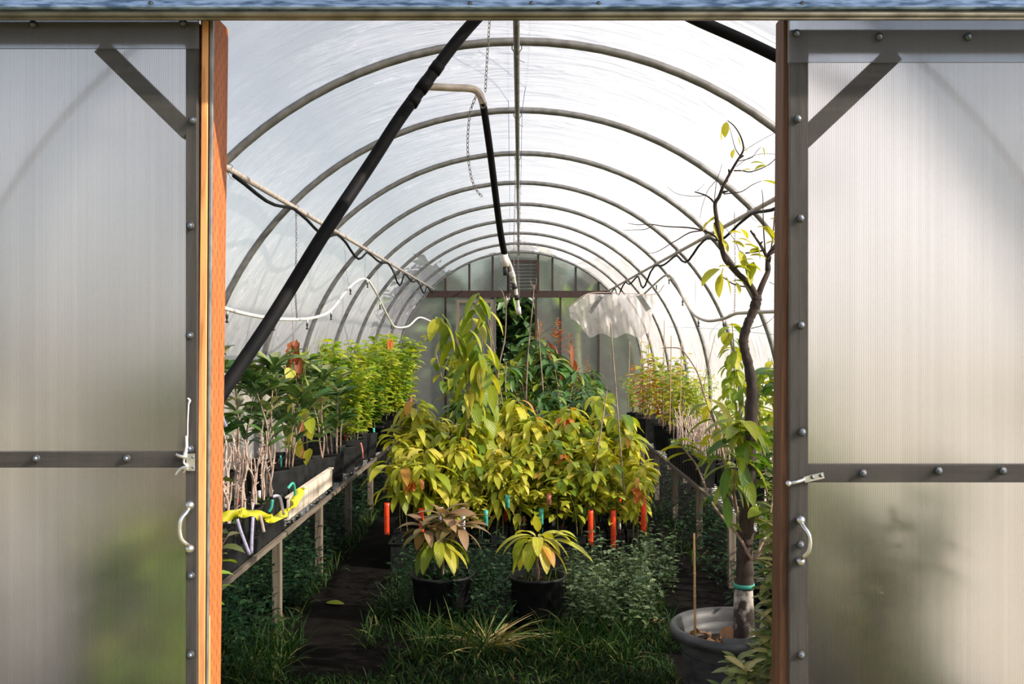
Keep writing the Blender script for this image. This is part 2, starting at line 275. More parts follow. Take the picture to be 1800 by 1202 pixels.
M = dict(
 film=filmmat('film'), sheet=filmmat('sheet', 0.35, (0.9,0.86,0.85), False, 0.8),
 poly=polymat('poly'), poly2=polymat('poly_cap', 0.0045, 0.3, 0.16, (0.86,0.92,1.0)), glaze=polymat('end_glazing', 0.02, 0.16, 0.24, (0.72,0.78,0.72)), gable=polymat('front_wall', 0.0068, 0.38, 0.02),
 galv=simple('galv', (0.24,0.24,0.235), (0.15,0.15,0.145), 0.45, 0.6, 20, (1,1,1), 0.1),
 track=simple('track', (0.40,0.58,0.95), (0.09,0.17,0.34), 0.5, 0.15, 30, (0.5,1,3), 0.1, 6, 0.40, 0.62),  # galvanised steel with the blue sky reflection put into its base colour
 trackpipe=simple('trackpipe', (0.30,0.29,0.26), (0.15,0.14,0.12), 0.4, 0.7, 9),
 chrome=simple('zinc', (0.72,0.74,0.76), (0.5,0.52,0.55), 0.28, 0.95, 30),
 screw=simple('screw', (0.18,0.21,0.25), (0.09,0.11,0.14), 0.4, 0.8, 40),
 rubber=simple('rubber', (0.02,0.02,0.025), None, 0.6),
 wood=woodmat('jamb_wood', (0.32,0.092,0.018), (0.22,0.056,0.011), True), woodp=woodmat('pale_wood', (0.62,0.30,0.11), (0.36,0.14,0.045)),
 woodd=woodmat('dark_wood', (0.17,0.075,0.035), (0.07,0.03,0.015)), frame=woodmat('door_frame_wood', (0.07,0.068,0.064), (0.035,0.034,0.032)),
 framex=woodmat('door_rail_wood', (0.07,0.068,0.064), (0.035,0.034,0.032), False, 'X'),
 endwood=woodmat('end_wood', (0.035,0.015,0.011), (0.018,0.009,0.007)),
 grey_wood=woodmat('grey_wood', (0.20,0.165,0.125), (0.09,0.075,0.055)), grey_woody=woodmat('grey_wood_long', (0.20,0.165,0.125), (0.09,0.075,0.055), False, 'Y'),
 black=simple('black_pipe', (0.004,0.0045,0.006), (0.008,0.008,0.009), 0.6, 0, 12, spec=0.08), pot=simple('black_pot', (0.008,0.009,0.010), (0.02,0.021,0.022), 0.5, 0, 14, spec=0.2),
 bigpot=simple('grey_pot', (0.075,0.078,0.085), (0.03,0.032,0.037), 0.5, 0, 9, (1,1,3), 0.15),
 soil=simple('soil', (0.035,0.022,0.014), (0.012,0.008,0.006), 0.95, 0, 60, bump=0.6, spec=0.1),
 white=simple('white_pipe', (0.78,0.77,0.75), (0.6,0.58,0.55), 0.4, 0, 15), cream=simple('cream_board', (0.82,0.74,0.62), (0.6,0.5,0.4), 0.6, 0, 10),
 dirtypipe=simple('dirty_pipe', (0.46,0.41,0.36), (0.30,0.26,0.23), 0.5, 0, 25),
 blue=simple('blue_cord', (0.12,0.30,0.70), None, 0.6), chain=simple('chain', (0.22,0.20,0.19), None, 0.5, 0.5), string=simple('string', (0.55,0.42,0.36), None, 0.8),
 orange=simple('orange_tag', (0.90,0.055,0.008), (0.7,0.03,0.005), 0.4, 0, 40, (1,1,1), 0, 6, 0.5, 0.7), teal=simple('teal_tag', (0.05,0.42,0.32), None, 0.5), wtag=simple('white_tag', (0.8,0.8,0.8), (0.45,0.45,0.47), 0.5, 0, 60),
 pink=simple('pink_tag', (0.85,0.28,0.20), None, 0.5), lilac=simple('lilac_tag', (0.62,0.58,0.80), (0.4,0.36,0.55), 0.5, 0, 90, (1,1,1), 0, 3, 0.5, 0.75),
 yellow=simple('yellow_tape', (0.85,0.75,0.03), (0.55,0.55,0.02), 0.4, 0, 18), bamboo=simple('bamboo', (0.52,0.33,0.15), (0.34,0.20,0.09), 0.5, 0, 14), stake=simple('stake', (0.30,0.22,0.16), (0.14,0.10,0.08), 0.6, 0, 20),
 bark=simple('bark', (0.06,0.038,0.03), (0.018,0.013,0.012), 0.85, 0, 26, (1,1,0.5), 0.9), whitebark=simple('white_bark', (0.55,0.50,0.46), (0.05,0.035,0.03), 0.85, 0, 17, (1,1,0.8), 0.9, 6, 0.45, 0.56),
 twig=simple('twig', (0.40,0.29,0.22), (0.22,0.14,0.10), 0.8, 0, 40), twigw=simple('pale_twig', (0.58,0.47,0.40), (0.30,0.20,0.16), 0.8, 0, 35), gstem=simple('green_stem', (0.24,0.24,0.06), (0.14,0.13,0.04), 0.6, 0, 20),
 floor=simple('path_soil', (0.010,0.0085,0.008), (0.004,0.0036,0.0034), 0.95, 0, 9, bump=0.8, detail=10, spec=0.05), ground=simple('outer_ground', (0.15,0.15,0.05), (0.22,0.17,0.09), 0.95, 0, 0.8, bump=0.3),
 weed_dappled=leafmat('pale_dappled_weed', [(0,(0.03,0.07,0.025)),(0.5,(0.07,0.13,0.05)),(1,(0.22,0.28,0.15))], 0.35, 0.25),  # greyish-green leaf, colour also lightened to stand for sun dapple
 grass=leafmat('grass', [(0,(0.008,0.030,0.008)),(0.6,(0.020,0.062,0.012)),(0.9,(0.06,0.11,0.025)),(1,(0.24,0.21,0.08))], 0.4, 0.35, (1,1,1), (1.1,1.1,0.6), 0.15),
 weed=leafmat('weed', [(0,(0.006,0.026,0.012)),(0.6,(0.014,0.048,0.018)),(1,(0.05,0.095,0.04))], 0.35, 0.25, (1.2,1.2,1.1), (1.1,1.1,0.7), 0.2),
 straw=leafmat('straw', [(0,(0.10,0.16,0.04)),(0.5,(0.24,0.24,0.08)),(1,(0.45,0.32,0.16))], 0.5, 0.3),
 yg=leafmat('yellow_green_leaf', [(0,(0.26,0.34,0.025)),(0.35,(0.46,0.50,0.045)),(0.75,(0.62,0.60,0.08)),(0.97,(0.70,0.62,0.13)),(1,(0.5,0.14,0.03))], 0.38, 0.42),
 yg2=leafmat('mixed_leaf', [(0,(0.11,0.21,0.02)),(0.5,(0.30,0.38,0.035)),(1,(0.55,0.52,0.06))], 0.38, 0.42),
 dg=leafmat('dark_leaf', [(0,(0.03,0.10,0.03)),(0.6,(0.07,0.17,0.045)),(0.85,(0.18,0.28,0.06)),(1,(0.36,0.40,0.09))], 0.32, 0.25, (1.6,1.5,1.5)),
 loq=leafmat('loquat_leaf', [(0,(0.04,0.11,0.03)),(0.5,(0.10,0.19,0.055)),(0.8,(0.24,0.30,0.11)),(1,(0.42,0.40,0.20))], 0.33, 0.25, (1.5,1.4,1.4)),
 lg=leafmat('light_leaf', [(0,(0.14,0.28,0.025)),(0.5,(0.32,0.46,0.04)),(1,(0.58,0.58,0.08))], 0.42, 0.45),
 mg=leafmat('mid_leaf', [(0,(0.05,0.14,0.02)),(0.6,(0.12,0.24,0.03)),(1,(0.30,0.36,0.05))], 0.36, 0.4),
 brz=leafmat('bronze_leaf', [(0,(0.10,0.11,0.03)),(0.4,(0.22,0.17,0.07)),(0.7,(0.30,0.18,0.10)),(1,(0.42,0.28,0.17))], 0.33, 0.3),
 org=leafmat('orange_leaf', [(0,(0.36,0.09,0.02)),(0.5,(0.55,0.17,0.035)),(1,(0.62,0.33,0.07))], 0.5, 0.35),
 brown=leafmat('brown_leaf', [(0,(0.22,0.055,0.02)),(1,(0.40,0.13,0.05))], 0.5, 0.3), litter=leafmat('litter', [(0,(0.22,0.10,0.05)),(1,(0.42,0.24,0.13))], 0.6, 0.15),
 shrub=leafmat('shrub_leaf', [(0,(0.08,0.15,0.04)),(0.6,(0.22,0.27,0.08)),(1,(0.48,0.42,0.17))], 0.25, 0.25, (1.3,1.3,1.3)),
 tree=leafmat('tree_leaf', [(0,(0.012,0.035,0.01)),(0.7,(0.03,0.07,0.015)),(1,(0.10,0.17,0.03))], 0.5, 0.2),
 banana=leafmat('banana_leaf', [(0,(0.20,0.34,0.05)),(1,(0.30,0.44,0.08))], 0.4, 0.45),
)

# ---------------------------------------------------------------- greenhouse shell
RAD = 1.83; CZ = CAM_Z-0.53; Y0 = 3.04; DY = 1.30; NH = 10; YEND = Y0+DY*9
def arc(a, r=RAD):   # a=0 right springing, pi left
    return r*math.cos(a), CZ+r*math.sin(a)
def film_piece(name, a0, a1, foot=None):
    mb = MB(); nA = 26; nY = 96; prof = []
    if foot == 'right': prof += [(RAD-0.0, 0.0), (RAD, CZ*0.5)]
    for i in range(nA+1): prof.append(arc(a0+(a1-a0)*i/nA))
    if foot == 'left': prof += [(-RAD, CZ*0.5), (-RAD, 0.0)]
    n = len(prof); vs_ = []
    for j in range(nY+1):
        y = Y0+(YEND-Y0)*j/nY; ph = (y-Y0)/DY; sag = -0.018*math.sin(math.pi*(ph % 1.0))
        for x, z in prof:
            k = (RAD+0.022+sag)/RAD if z > CZ*0.9 else 1.012
            vs_.append((x*k, y, CZ+(z-CZ)*k if z > CZ else z))
    fs = [(j*n+i, (j+1)*n+i, (j+1)*n+i+1, j*n+i+1) for j in range(nY) for i in range(n-1)]
    mb.add(vs_, fs); return tag(mb.build(name, M['film']), kind='structure')
film_piece('wall_right', 0.0, 0.80, 'right'); film_piece('ceiling', 0.80, math.pi-0.80); film_piece('wall_left', math.pi-0.80, math.pi, 'left')
mb = MB(); mb.box((0,9.2,-0.04), (3.9,12.6,0.08)); tag(mb.build('floor', M['floor'], smooth=False), kind='structure')
mb = MB(); mb.box((0,10,-0.12), (80,80,0.08)); tag(mb.build('ground', M['ground'], smooth=False), kind='structure')

ORD = ['first','second','third','fourth','fifth','sixth','seventh','eighth','ninth','tenth','eleventh','twelfth','thirteenth','fourteenth','fifteenth','sixteenth']
hoop_me = None
for i in range(1, 10):
    y = Y0+DY*i
    if hoop_me is None:
        mb = MB(); pts = [(RAD,0,0.0),(RAD,0,CZ*0.5)]+[(arc(math.pi*k/48)[0],0,arc(math.pi*k/48)[1]) for k in range(49)]+[(-RAD,0,CZ*0.5),(-RAD,0,0.0)]
        o = mb.tube(pts, 0.0185, 10).build('hoop', M['galv']); hoop_me = o.data
    else: o = bpy.data.objects.new('hoop', hoop_me); COL.objects.link(o)
    o.location = (0, y, 0)
    lab = 'curved galvanised steel hoop under the plastic, %s one back from the doorway' % ORD[i-1]
    if i == 9: lab = 'galvanised steel hoop edging the glazed far end wall'
    tag(o, lab, 'hoop', 'steel hoops of the greenhouse roof')
# ridge and side purlins
def purlin(x, z, label, ynear=3.1):
    t = thing('purlin', label, 'pipe', (x, ynear, z), 'long purlin pipes')
    mb = MB(); mb.tube([(0,0,0),(0,(YEND-ynear)/2,0.004),(0,YEND-ynear,0)], 0.0135, 8); mb.build('pipe', M['galv'] if x == -0.012 else M['dirtypipe'], t)
    for i in range(1, 9):
        y = Y0+DY*i-ynear
        mb = MB()
        sgn = -1 if x > 0.1 else (1 if x < -0.1 else 0)
        nx = -sgn*0.83; nz = 0.56 if sgn else 1.0
        mb.tube([(-0.02,y,0.012),(0.0,y-0.002,-0.02),(0.022,y,0.012),(0.02+nx*0.04,y,nz*0.06),(-0.02+nx*0.04,y,nz*0.06),(-0.02,y,0.012)], 0.0028, 5)
        mb.tube([(0.0,y,-0.018),(0.012,y-0.01,-0.04),(0.035,y-0.02,-0.052)], 0.0015, 4)
        mb.build('wire_tie', M['chain'], t)
    return t
purlin(-0.012, CAM_Z+1.30-0.045, 'straight steel ridge pipe running down the top of the roof')
purlin(-1.27, CAM_Z+0.745, 'long pale pipe tied along the hoops on the left side', 4.2)
purlin(1.31, CAM_Z+0.72, 'long pale pipe tied along the hoops on the right side', 4.2)

# black hoses tied below the side purlins
for sg, x0, z0, side in ((-1,-1.245,CAM_Z+0.72,'left'),(1,1.285,CAM_Z+0.695,'right')):
    mb = MB(); pts = []
    sags = [0.01,0.04,0.06,0.10,0.03,0.16,0.05,0.12,0.05]
    for i in range(1, 9):
        y = Y0+DY*i
        for k in range(8):
            t = k/8; pts.append((x0-sg*0.02*math.sin(math.pi*t), y+DY*t, z0-0.005-sags[i]*math.sin(math.pi*t)**2-0.012*math.sin(6.28*t)))
    tag(mb.tube(pts, 0.009, 6).build('irrigation_hose', M['black']), 'thin black hose sagging between ties below the %s side pipe' % side, 'hose', 'black hoses')

# ---------------------------------------------------------------- front: track, jambs, doors
YD = 2.95
t = thing('door_track', 'galvanised sliding door track with painted blue sky reflection across the top of the doorway', 'track', (0, YD-0.07, P(900,10,2.85).z))
zt = P(900,10,YD).z
mb = MB(); mb.box((0.0,0,0.045), (4.6,0.055,0.10)); mb.box((0,-0.031,-0.001),(4.6,0.008,0.010)); mb.build('rail', M['track'], t, False, 0.004)
mb = MB(); mb.tube([(-2.3,-0.004,-0.014),(2.3,-0.004,-0.014)], 0.011, 12); mb.tube([(-2.3,0.012,-0.022),(2.3,0.012,-0.022)], 0.007, 10); mb.build('lower_lip', M['trackpipe'], t)
for px in (265,826,934,1052,1410):
    mb = MB(); X = (px-VX)*2.85/F; mb.lathe([(0.0001,0.006),(0.005,0.005),(0.007,0.0),(0.007,-0.002)], (0,0,0), 10)
    o = mb.build('screw', M['screw'], t); o.location = (X,-0.0315,0.006); o.rotation_euler = (math.pi/2,0,0)
mb = MB(); mb.box((1.44,-0.04,0.055),(0.34,0.02,0.03)); mb.build('dark_bracket', M['rubber'], t, False)
mb = MB(); mb.box((0,YD-0.08,2.60),(4.6,0.24,0.02)); mb.box((0,YD-0.20,2.585),(4.6,0.02,0.05)); tag(mb.build('trim_0', M['woodd'], None, False), kind='structure')  # eave out of view, added to shade the track and cap strips
# lintel of wood above the opening (behind the track)
mb = MB(); mb.box((0,YD+0.04,P(900,27,YD+.06).z+0.07), (4.2,0.04,0.14)); tag(mb.build('trim_1', M['rubber'], None, False), kind='structure')

def slanted(name, xs_top, xs_bot, mat, y0, y1, kind='structure', ytop=24, parent=None):
    a = P(xs_top[0], ytop, y0).x; b = P(xs_top[1], ytop, y0).x; c = P(xs_bot[0],1202,y0).x; d = P(xs_bot[1],1202,y0).x
    zt_ = P(900,ytop,y0).z; zb = P(900,1202,y0).z; k = (zb-0)/(zt_-zb)
    c2 = c-(a-c)*k; d2 = d-(b-d)*k
    mb = MB(); vs_ = [(c2,y0,0),(d2,y0,0),(d2,y1,0),(c2,y1,0),(a,y0,zt_),(b,y0,zt_),(b,y1,zt_),(a,y1,zt_)]
    mb.add(vs_, [(0,3,2,1),(4,5,6,7),(0,1,5,4),(1,2,6,5),(2,3,7,6),(3,0,4,7)])
    o = mb.build(name, mat, parent, False, 0.002)
    if kind: tag(o, kind=kind)
    return o
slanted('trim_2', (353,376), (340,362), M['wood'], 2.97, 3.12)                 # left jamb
slanted('trim_3', (355,366), (344,360), M['woodp'], 2.955, 3.01, ytop=36)                # left stop strip
slanted('trim_4', (369,375), (361.5,364.5), M['galv'], 2.955, 2.968)
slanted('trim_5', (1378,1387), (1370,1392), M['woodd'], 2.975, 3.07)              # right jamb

for nm, a_, b_ in (('wall_front_left',-2.3,-0.96),('wall_front_right',0.86,2.3)):
    mb = MB(); mb.box(((a_+b_)/2,3.025,1.30),(b_-a_,0.006,2.6)); tag(mb.build(nm, M['gable'], None, False), kind='structure')
mb = MB(); vs_ = []; na = 40
for k in range(na+1):
    a_ = math.pi*k/na; x, z = arc(a_); vs_ += [(x,3.045,z),(x*1.75,3.045,CZ+(z-CZ)*1.75)]
mb.add(vs_, [(2*i,2*i+1,2*i+3,2*i+2) for i in range(na)]); tag(mb.build('wall_front', M['film']), kind='structure')
def door(name, label, x0, x1, ztop_rail, zmid, stile, brace, screws, sgn):
    """x0,x1 world edges; everything in door space with origin at the foot"""
    t = thing(name, label, 'sliding door', ((x0+x1)/2, YD, 0.03), 'sliding doors')
    ox = (x0+x1)/2; oz = 0.03
    def W(px, py, Y=YD): p = P(px, py, Y); return Vector((p.x-ox, Y-YD, p.z-oz))
    ztop = W(900, ztop_rail[0]).z+0.05
    mb = MB(); mb.box(((x0+x1)/2-ox, -0.004, (ztop-0.02)/2), (x1-x0, 0.008, ztop-0.02)); o = mb.build('clear_panel', M['poly'], t, False)
    mb = MB(); zc = W(900, (stile[2]+stile[3])/2).z; mb.box((0,-0.013,zc),(x1-x0+0.01,0.007,abs(W(900,stile[2]).z-W(900,stile[3]).z)))
    o = mb.build('cap_strip', M['poly2'], t, False); tag(o, 'bluish ribbed cap strip')
    inner = x1 if sgn < 0 else x0; outer = x0 if sgn < 0 else x1
    sw = abs(W(stile[1],500).x-W(stile[0],500).x)
    xs = (W(stile[0],500).x+W(stile[1],500).x)/2
    mb = MB(); mb.box((xs,0.021,(ztop-0.05)/2),(sw,0.036,ztop-0.05)); mb.build('stile', M['frame'], t, False, 0.002)
    xo = outer-ox-sgn*(-1)*(-0.03)
    mb = MB(); mb.box((outer-ox+(0.03 if sgn < 0 else -0.03),0.021,(ztop-0.05)/2),(0.045,0.036,ztop-0.05)); mb.build('stile', M['frame'], t, False, 0.002)
    za = W(900,ztop_rail[0]).z; zb = W(900,ztop_rail[1]).z
    mb = MB(); mb.box((0,0.0215,(za+zb)/2),(x1-x0-0.01,0.037,abs(za-zb))); mb.build('rail', M['framex'], t, False, 0.002)
    za = W(900,zmid[0]).z; zb = W(900,zmid[1]).z
    mb = MB(); mb.box((0,0.021,(za+zb)/2),(x1-x0-0.01,0.0355,abs(za-zb))); mb.build('rail', M['framex'], t, False, 0.002)
    mb = MB(); mb.box((0,0.021,0.035),(x1-x0-0.01,0.0355,0.06)); mb.build('rail', M['framex'], t, False, 0.002)
    p0 = W(*brace[0]); p1 = W(*brace[1]); p0.y = p1.y = 0.020
    mb = MB(); mb.beam(p0, p1, brace[2], 0.032); mb.build('brace', M['framex'], t, False, 0.002)
    # mirrored brace at the far corner, off to the side of the picture
    q = -1 if sgn < 0 else 1
    for px, py in screws:
        p = W(px, py, YD-0.012); yy = -0.010 if (py > stile[3] or True) else -0.018
        if py < stile[3]: yy = -0.018
        g = thing('screw', None, None, (p.x, yy, p.z)); g.parent = t
        del_keys = [k for k in g.keys()]
        mb = MB(); mb.lathe([(0.0125,0.0),(0.0125,0.002),(0.0095,0.0035),(0.0001,0.004)], n=14); a = mb.build('washer', M['rubber'], g); a.rotation_euler = (math.pi/2,0,0)
        mb = MB(); mb.lathe([(0.0085,0.003),(0.0085,0.005),(0.006,0.006),(0.006,0.010),(0.0045,0.012),(0.0001,0.0125)], n=6); a = mb.build('bolt_head', M['screw'], g, False); a.rotation_euler = (math.pi/2,0,0)
    return t, W
dl, WL = door('sliding_door', 'left ribbed polycarbonate sliding door with wooden post beside it', P(0,0,YD).x-0.55, P(349,500,YD).x, (38,74), (795,822), (326,348,8,88), ((175,80),(330,232),0.050),
    [(60,44),(323,42),(338,212),(334,397),(333,590),(333,789),(63,806),(222,806),(334,1151),(335,1012)], -1)
dr, WR = door('sliding_door', 'right ribbed polycarbonate sliding door beside the potted tree', P(1386,500,YD).x, P(1800,0,YD).x+0.55, (52,90), (817,848), (1389,1421,32,112), ((1575,92),(1408,250),0.056),
    [(1399,60),(1544,66),(1700,66),(1402,209),(1407,384),(1408,572),(1410,760),(1517,832),(1650,828),(1763,828),(1408,1152),(1407,958)], 1)
def handle(W, px, y0, y1, bow, parent):
    mb = MB(); a = W(px,y0,YD-0.01); b = W(px,y1,YD-0.01); d = bow*0.014
    pts = spline([a+Vector((0,0.0,-0.004)), a+Vector((d*0.3,-0.022,-0.018)), a+Vector((d,-0.034,-0.035)), (a+b)/2+Vector((d*1.3,-0.036,0)), b+Vector((d,-0.034,0.035)), b+Vector((d*0.3,-0.022,0.018)), b+Vector((0,0,0.004))], 5)
    mb.tube(pts, 0.0065, 10); 
    for c in (a,b):
        mb.ball(c+Vector((0,-0.002,0)), 0.0135, 12, 1.0)
    return mb.build('handle', M['chrome'], parent)
handle(WL, 334, 888, 964, -1, dl); handle(WR, 1407, 914, 986, 1, dr)
# left latch plate with hooked keeper and cord
mb = MB(); c = WL(337,812,YD-0.012); mb.box(c+Vector((-0.002,-0.003,0)), (0.024,0.004,0.05)); 
for s_ in (1,-1):
    e = c+Vector((-0.012,-0.006,0.014*s_)); mb.tube(spline([e, e+Vector((-0.016,-0.006,0.004*s_)), e+Vector((-0.030,-0.006,0.010*s_ if s_>0 else -0.022))],4), [0.006,0.004], 7)
mb.tube(spline([c+Vector((-0.016,-0.008,0.02)), c+Vector((-0.02,-0.009,0.0)), c+Vector((-0.012,-0.009,-0.012)), c+Vector((-0.022,-0.008,-0.03))],4), 0.0035, 7)
o = mb.build('latch', M['chrome'], dl, False); tag(o, 'metal latch with forked keeper')
for dz in (0.015,-0.015):
    mb = MB(); mb.ball((0,0,0),0.004,8); o2 = mb.build('rivet', M['screw'], o); o2.location = c+Vector((0.005,-0.006,dz))
mb = MB(); mb.tube(spline([WL(332,703,YD-0.016),WL(330,740,YD-0.018),WL(329,775,YD-0.016),WL(322,802,YD-0.018)],5), 0.0022, 6)
mb.tube(spline([WL(330,700,YD-0.016),WL(334,704,YD-0.018),WL(331,710,YD-0.016)],4), 0.003, 6); mb.tube(spline([WL(328,766,YD-0.016),WL(328,790,YD-0.02),WL(324,802,YD-0.02)],4), 0.0045, 6)
tag(mb.build('latch_cord', M['white'], dl), 'thin pale twisted cord')
# right latch bolt
mb = MB(); a = WR(1448,835,YD-0.014); b = WR(1414,843,YD-0.014); e = WR(1386,850,YD-0.022); mb.beam(a,b,0.018,0.004); mb.build('latch', M['chrome'], dr, False)
mb = MB(); mb.tube([b, (b+e)/2+Vector((0,-0.004,0)), e], 0.0055, 10); mb.ball(e, 0.009, 8); mb.build('latch_bar', M['chrome'], dr)
for px,py in ((1428,839),(1443,836)):
    mb = MB(); mb.ball((0,0,0),0.0055,8); o = mb.build('rivet', M['screw'], dr); o.location = WR(px,py,YD-0.019)

# ---------------------------------------------------------------- far end wall
YE = YEND+0.03
def E(px, py): return P(px, py, YE)
zb = E(900,517).z
mb = MB(); n = 40
vs_ = [(arc(math.pi*k/n, RAD-0.0)[0], YE, arc(math.pi*k/n)[1]) for k in range(n+1)]
# glazing as one thin slab, opening left for the rear doorway
def slab(name, poly, mat, th=0.006):
    mb = MB(); k = len(poly); vs_ = [Vector(p) for p in poly]+[Vector(p)+Vector((0,th,0)) for p in poly]
    mb.add(vs_, [tuple(range(k)), tuple(range(2*k-1,k-1,-1))]+[(i,k+i,k+(i+1)%k,(i+1)%k) for i in range(k)])
    return mb.build(name, mat, None, False)
a_b = math.asin((zb-CZ)/RAD)
top = [(arc(a_b+(math.pi-2*a_b)*k/30)[0], YE+0.03, arc(a_b+(math.pi-2*a_b)*k/30)[1]) for k in range(31)]
tag(slab('window_1', top, M['glaze']), kind='structure')
xl = E(872,0).x; xr = E(942,0).x
left = [(-RAD,YE+0.03,0),(xl,YE+0.03,0),(xl,YE+0.03,zb)]+[(arc(math.pi-a_b*(1-k/8))[0],YE+0.03,arc(math.pi-a_b*(1-k/8))[1]) for k in range(9)]
right = [(RAD,YE+0.03,0)]+[(arc(a_b*k/8)[0],YE+0.03,arc(a_b*k/8)[1]) for k in range(9)]+[(xr,YE+0.03,zb),(xr,YE+0.03,0)]
tag(slab('window_2', left, M['glaze']), kind='structure'); tag(slab('window_3', right, M['glaze']), kind='structure')
mb = MB(); hw = math.sqrt(RAD**2-(zb-CZ)**2); mb.box((0,YE,zb),(2*hw,0.05,0.10)); tag(mb.build('trim_6', M['endwood'], None, False), kind='structure')
k = 7
for px in (783,825,866,893,946,971,1012,1052):
    x = E(px,0).x; ztp = CZ+math.sqrt(max(0.01,RAD**2-x*x))-0.02
    mb = MB(); mb.box((x,YE+0.005,(zb+0.031+ztp)/2),(0.03,0.035,ztp-zb-0.031)); tag(mb.build('trim_%d'%k, M['endwood'], None, False), kind='structure'); k += 1
for px in (783,825,866,942,985,1052):
    x = E(px,0).x
    mb = MB(); mb.box((x,YE+0.005,(zb-0.031)/2),(0.03 if px != 866 else 0.04,0.035,zb-0.031)); tag(mb.build('trim_%d'%k, M['endwood'], None, False), kind='structure'); k += 1
# louvre vent
t = thing('louvre_vent', 'slatted louvre vent high in the far end wall', 'vent', E(919,486)+Vector((0,-0.03,0)))
wv = E(943,0).x-E(896,0).x; hv = E(0,459).z-E(0,513).z
for s_ in (-1,1):
    mb = MB(); mb.box((s_*wv/2,0,0),(0.025,0.04,hv)); mb.build('frame', M['endwood'], t, False)
mb = MB(); mb.box((0,0,hv/2),(wv+0.02,0.04,0.03)); mb.build('frame', M['endwood'], t, False)
for i in range(9):
    mb = MB(); mb.box((0,0,0),(wv-0.03,0.006,0.038),m=Matrix.Rotation(0.5,3,'X')); o = mb.build('slat', M['galv'], t, False); o.location = (0,0,-hv/2+0.025+i*hv/9)
# pale inner sliding door frame leaning at the left of the rear doorway
t = thing('rear_door', 'pale rear sliding door with diagonal brace, left of the dark rear doorway', 'door', (E(835,0).x,YE-0.10,0))
wd = E(872,0).x-E(806,0).x; hd = E(0,527).z
mb = MB(); mb.box((0,0.02,hd/2),(wd,0.006,hd)); mb.build('panel', M['glaze'], t, False)
for s_ in (-1,1):
    mb = MB(); mb.box((s_*(wd/2-0.025),0,hd/2),(0.05,0.03,hd)); mb.build('stile', M['grey_wood'], t, False)
for z in (0.03, hd/2-0.1, hd-0.025):
    mb = MB(); mb.box((0,0,z),(wd-0.1,0.029,0.05)); mb.build('rail', M['grey_wood'], t, False)
mb = MB(); mb.beam((-wd/2+0.05,0,hd-0.35),(-wd/2+0.32,0,hd-0.05),0.04,0.024); mb.build('brace', M['grey_wood'], t, False)

# trees outside beyond the far wall
def crown(mb, c, r, n, Ls, rnd):
    for _ in range(n):
        th = rnd.uniform(0,6.28); ph = math.acos(rnd.uniform(-1,1)); k = rnd.uniform(0.5,1)**0.4
        p = Vector(c)+Vector((r[0]*math.sin(ph)*math.cos(th)*k, r[1]*math.sin(ph)*math.sin(th)*k, r[2]*math.cos(ph)*k))
        mb.leaf(p, (rnd.uniform(-1,1),rnd.uniform(-1,1),rnd.uniform(-.6,.6)), Ls*rnd.uniform(.6,1.3), Ls*0.5, 0.6, rnd.uniform(-1,1), 2)
for i,(x,y,h,r,lab) in enumerate([(-1.75,19.5,2.5,1.0,'dark tree outside seen through the left of the far glazing'),(0.1,21.6,3.0,1.2,'dark tree outside behind the louvre vent and rear doorway'),(1.75,19.5,2.6,1.0,'dark tree outside seen through the right of the far glazing')]):
    t = thing('tree', lab, 'tree', (x,y,-0.08), 'trees outside the far end wall')
    mb = MB(); mb.tube(spline([(0,0,0),(0.05,0,h*0.3),(-0.05,0,h*0.7)],4),[0.14,0.07],8); mb.build('trunk', M['bark'], t)
    mb = MB(); crown(mb, (0,0,h*0.62), (r,r*0.8,h*0.62), 1500, 0.34, R); mb.build('crown', M['tree'], t)
t = thing('hedge', 'dense dark hedge outside behind the dark rear doorway', 'hedge', (0,17.9,-0.08))
mb = MB(); crown(mb, (0,0,0.9), (2.1,0.45,1.5), 3000, 0.34, R); mb.build('foliage', M['tree'], t)
mb = MB(); mb.tube([(0,0,0),(0.02,0,.9)],[.05,.03],7); mb.build('trunk', M['bark'], t)
t = thing('banana_plant', 'bright green broad-leaved plant outside behind the far glazing', 'plant', (0.95,16.3,-0.08))
mb = MB(); mb.tube([(0,0,0),(0.02,0,1.0),(0,0,1.7)],[0.05,0.03],10); mb.build('stem', M['gstem'], t)
for i,(dx,dz,Lg) in enumerate([(0.7,0.9,1.0),(-0.2,1.2,.9),(-0.5,1.3,.9),(0.3,1.6,0.9)]):
    mb = MB(); mb.leaf((0,0,1.65),(dx,0.2*(-1)**i,dz),Lg,0.3,0.7,0.3*i,10,0.1); mb.build('leaf', M['banana'], t)

# ---------------------------------------------------------------- pipes, chains, sheet
def px_tube(pts, r, mat, name, parent=None, n=10, k=6):
    mb = MB(); mb.tube(spline([P(*p) for p in pts], k), r, n); return mb.build(name, mat, parent)
t = thing('water_main', 'thick black water pipe slanting across the doorway from roof to left bench', 'pipe', (0,0,0))
px_tube([(330,790,3.12),(392,688,3.18),(480,556,3.27),(570,410,3.37),(650,290,3.48),(700,212,3.54),(745,150,3.6),(800,76,3.65),(852,18,3.66),(910,-32,3.42),(1000,-65,3.27),(1110,-25,3.36),(1215,30,3.46),(1300,68,3.48),(1377,105,3.44),(1500,170,3.3)], [0.0235,0.0205], M['black'], 'pipe', t, 12)
for (a,b) in (((738,160,3.59),(752,141,3.605)),((762,127,3.615),(772,113,3.625)),((722,184,3.57),(730,171,3.58))):
    mb = MB(); mb.tube([P(*a),P(*b)],0.0245,12); mb.build('coupling', M['black'], t)
t = thing('drop_pipe', 'pale pipe elbow off the main with a hanging black hose ending in white fittings', 'pipe', (0,0,0))
px_tube([(750,152,3.62),(790,154,3.65),(828,156,3.68),(842,164,3.69),(849,182,3.70)], 0.0138, M['dirtypipe'], 'elbow_pipe', t)
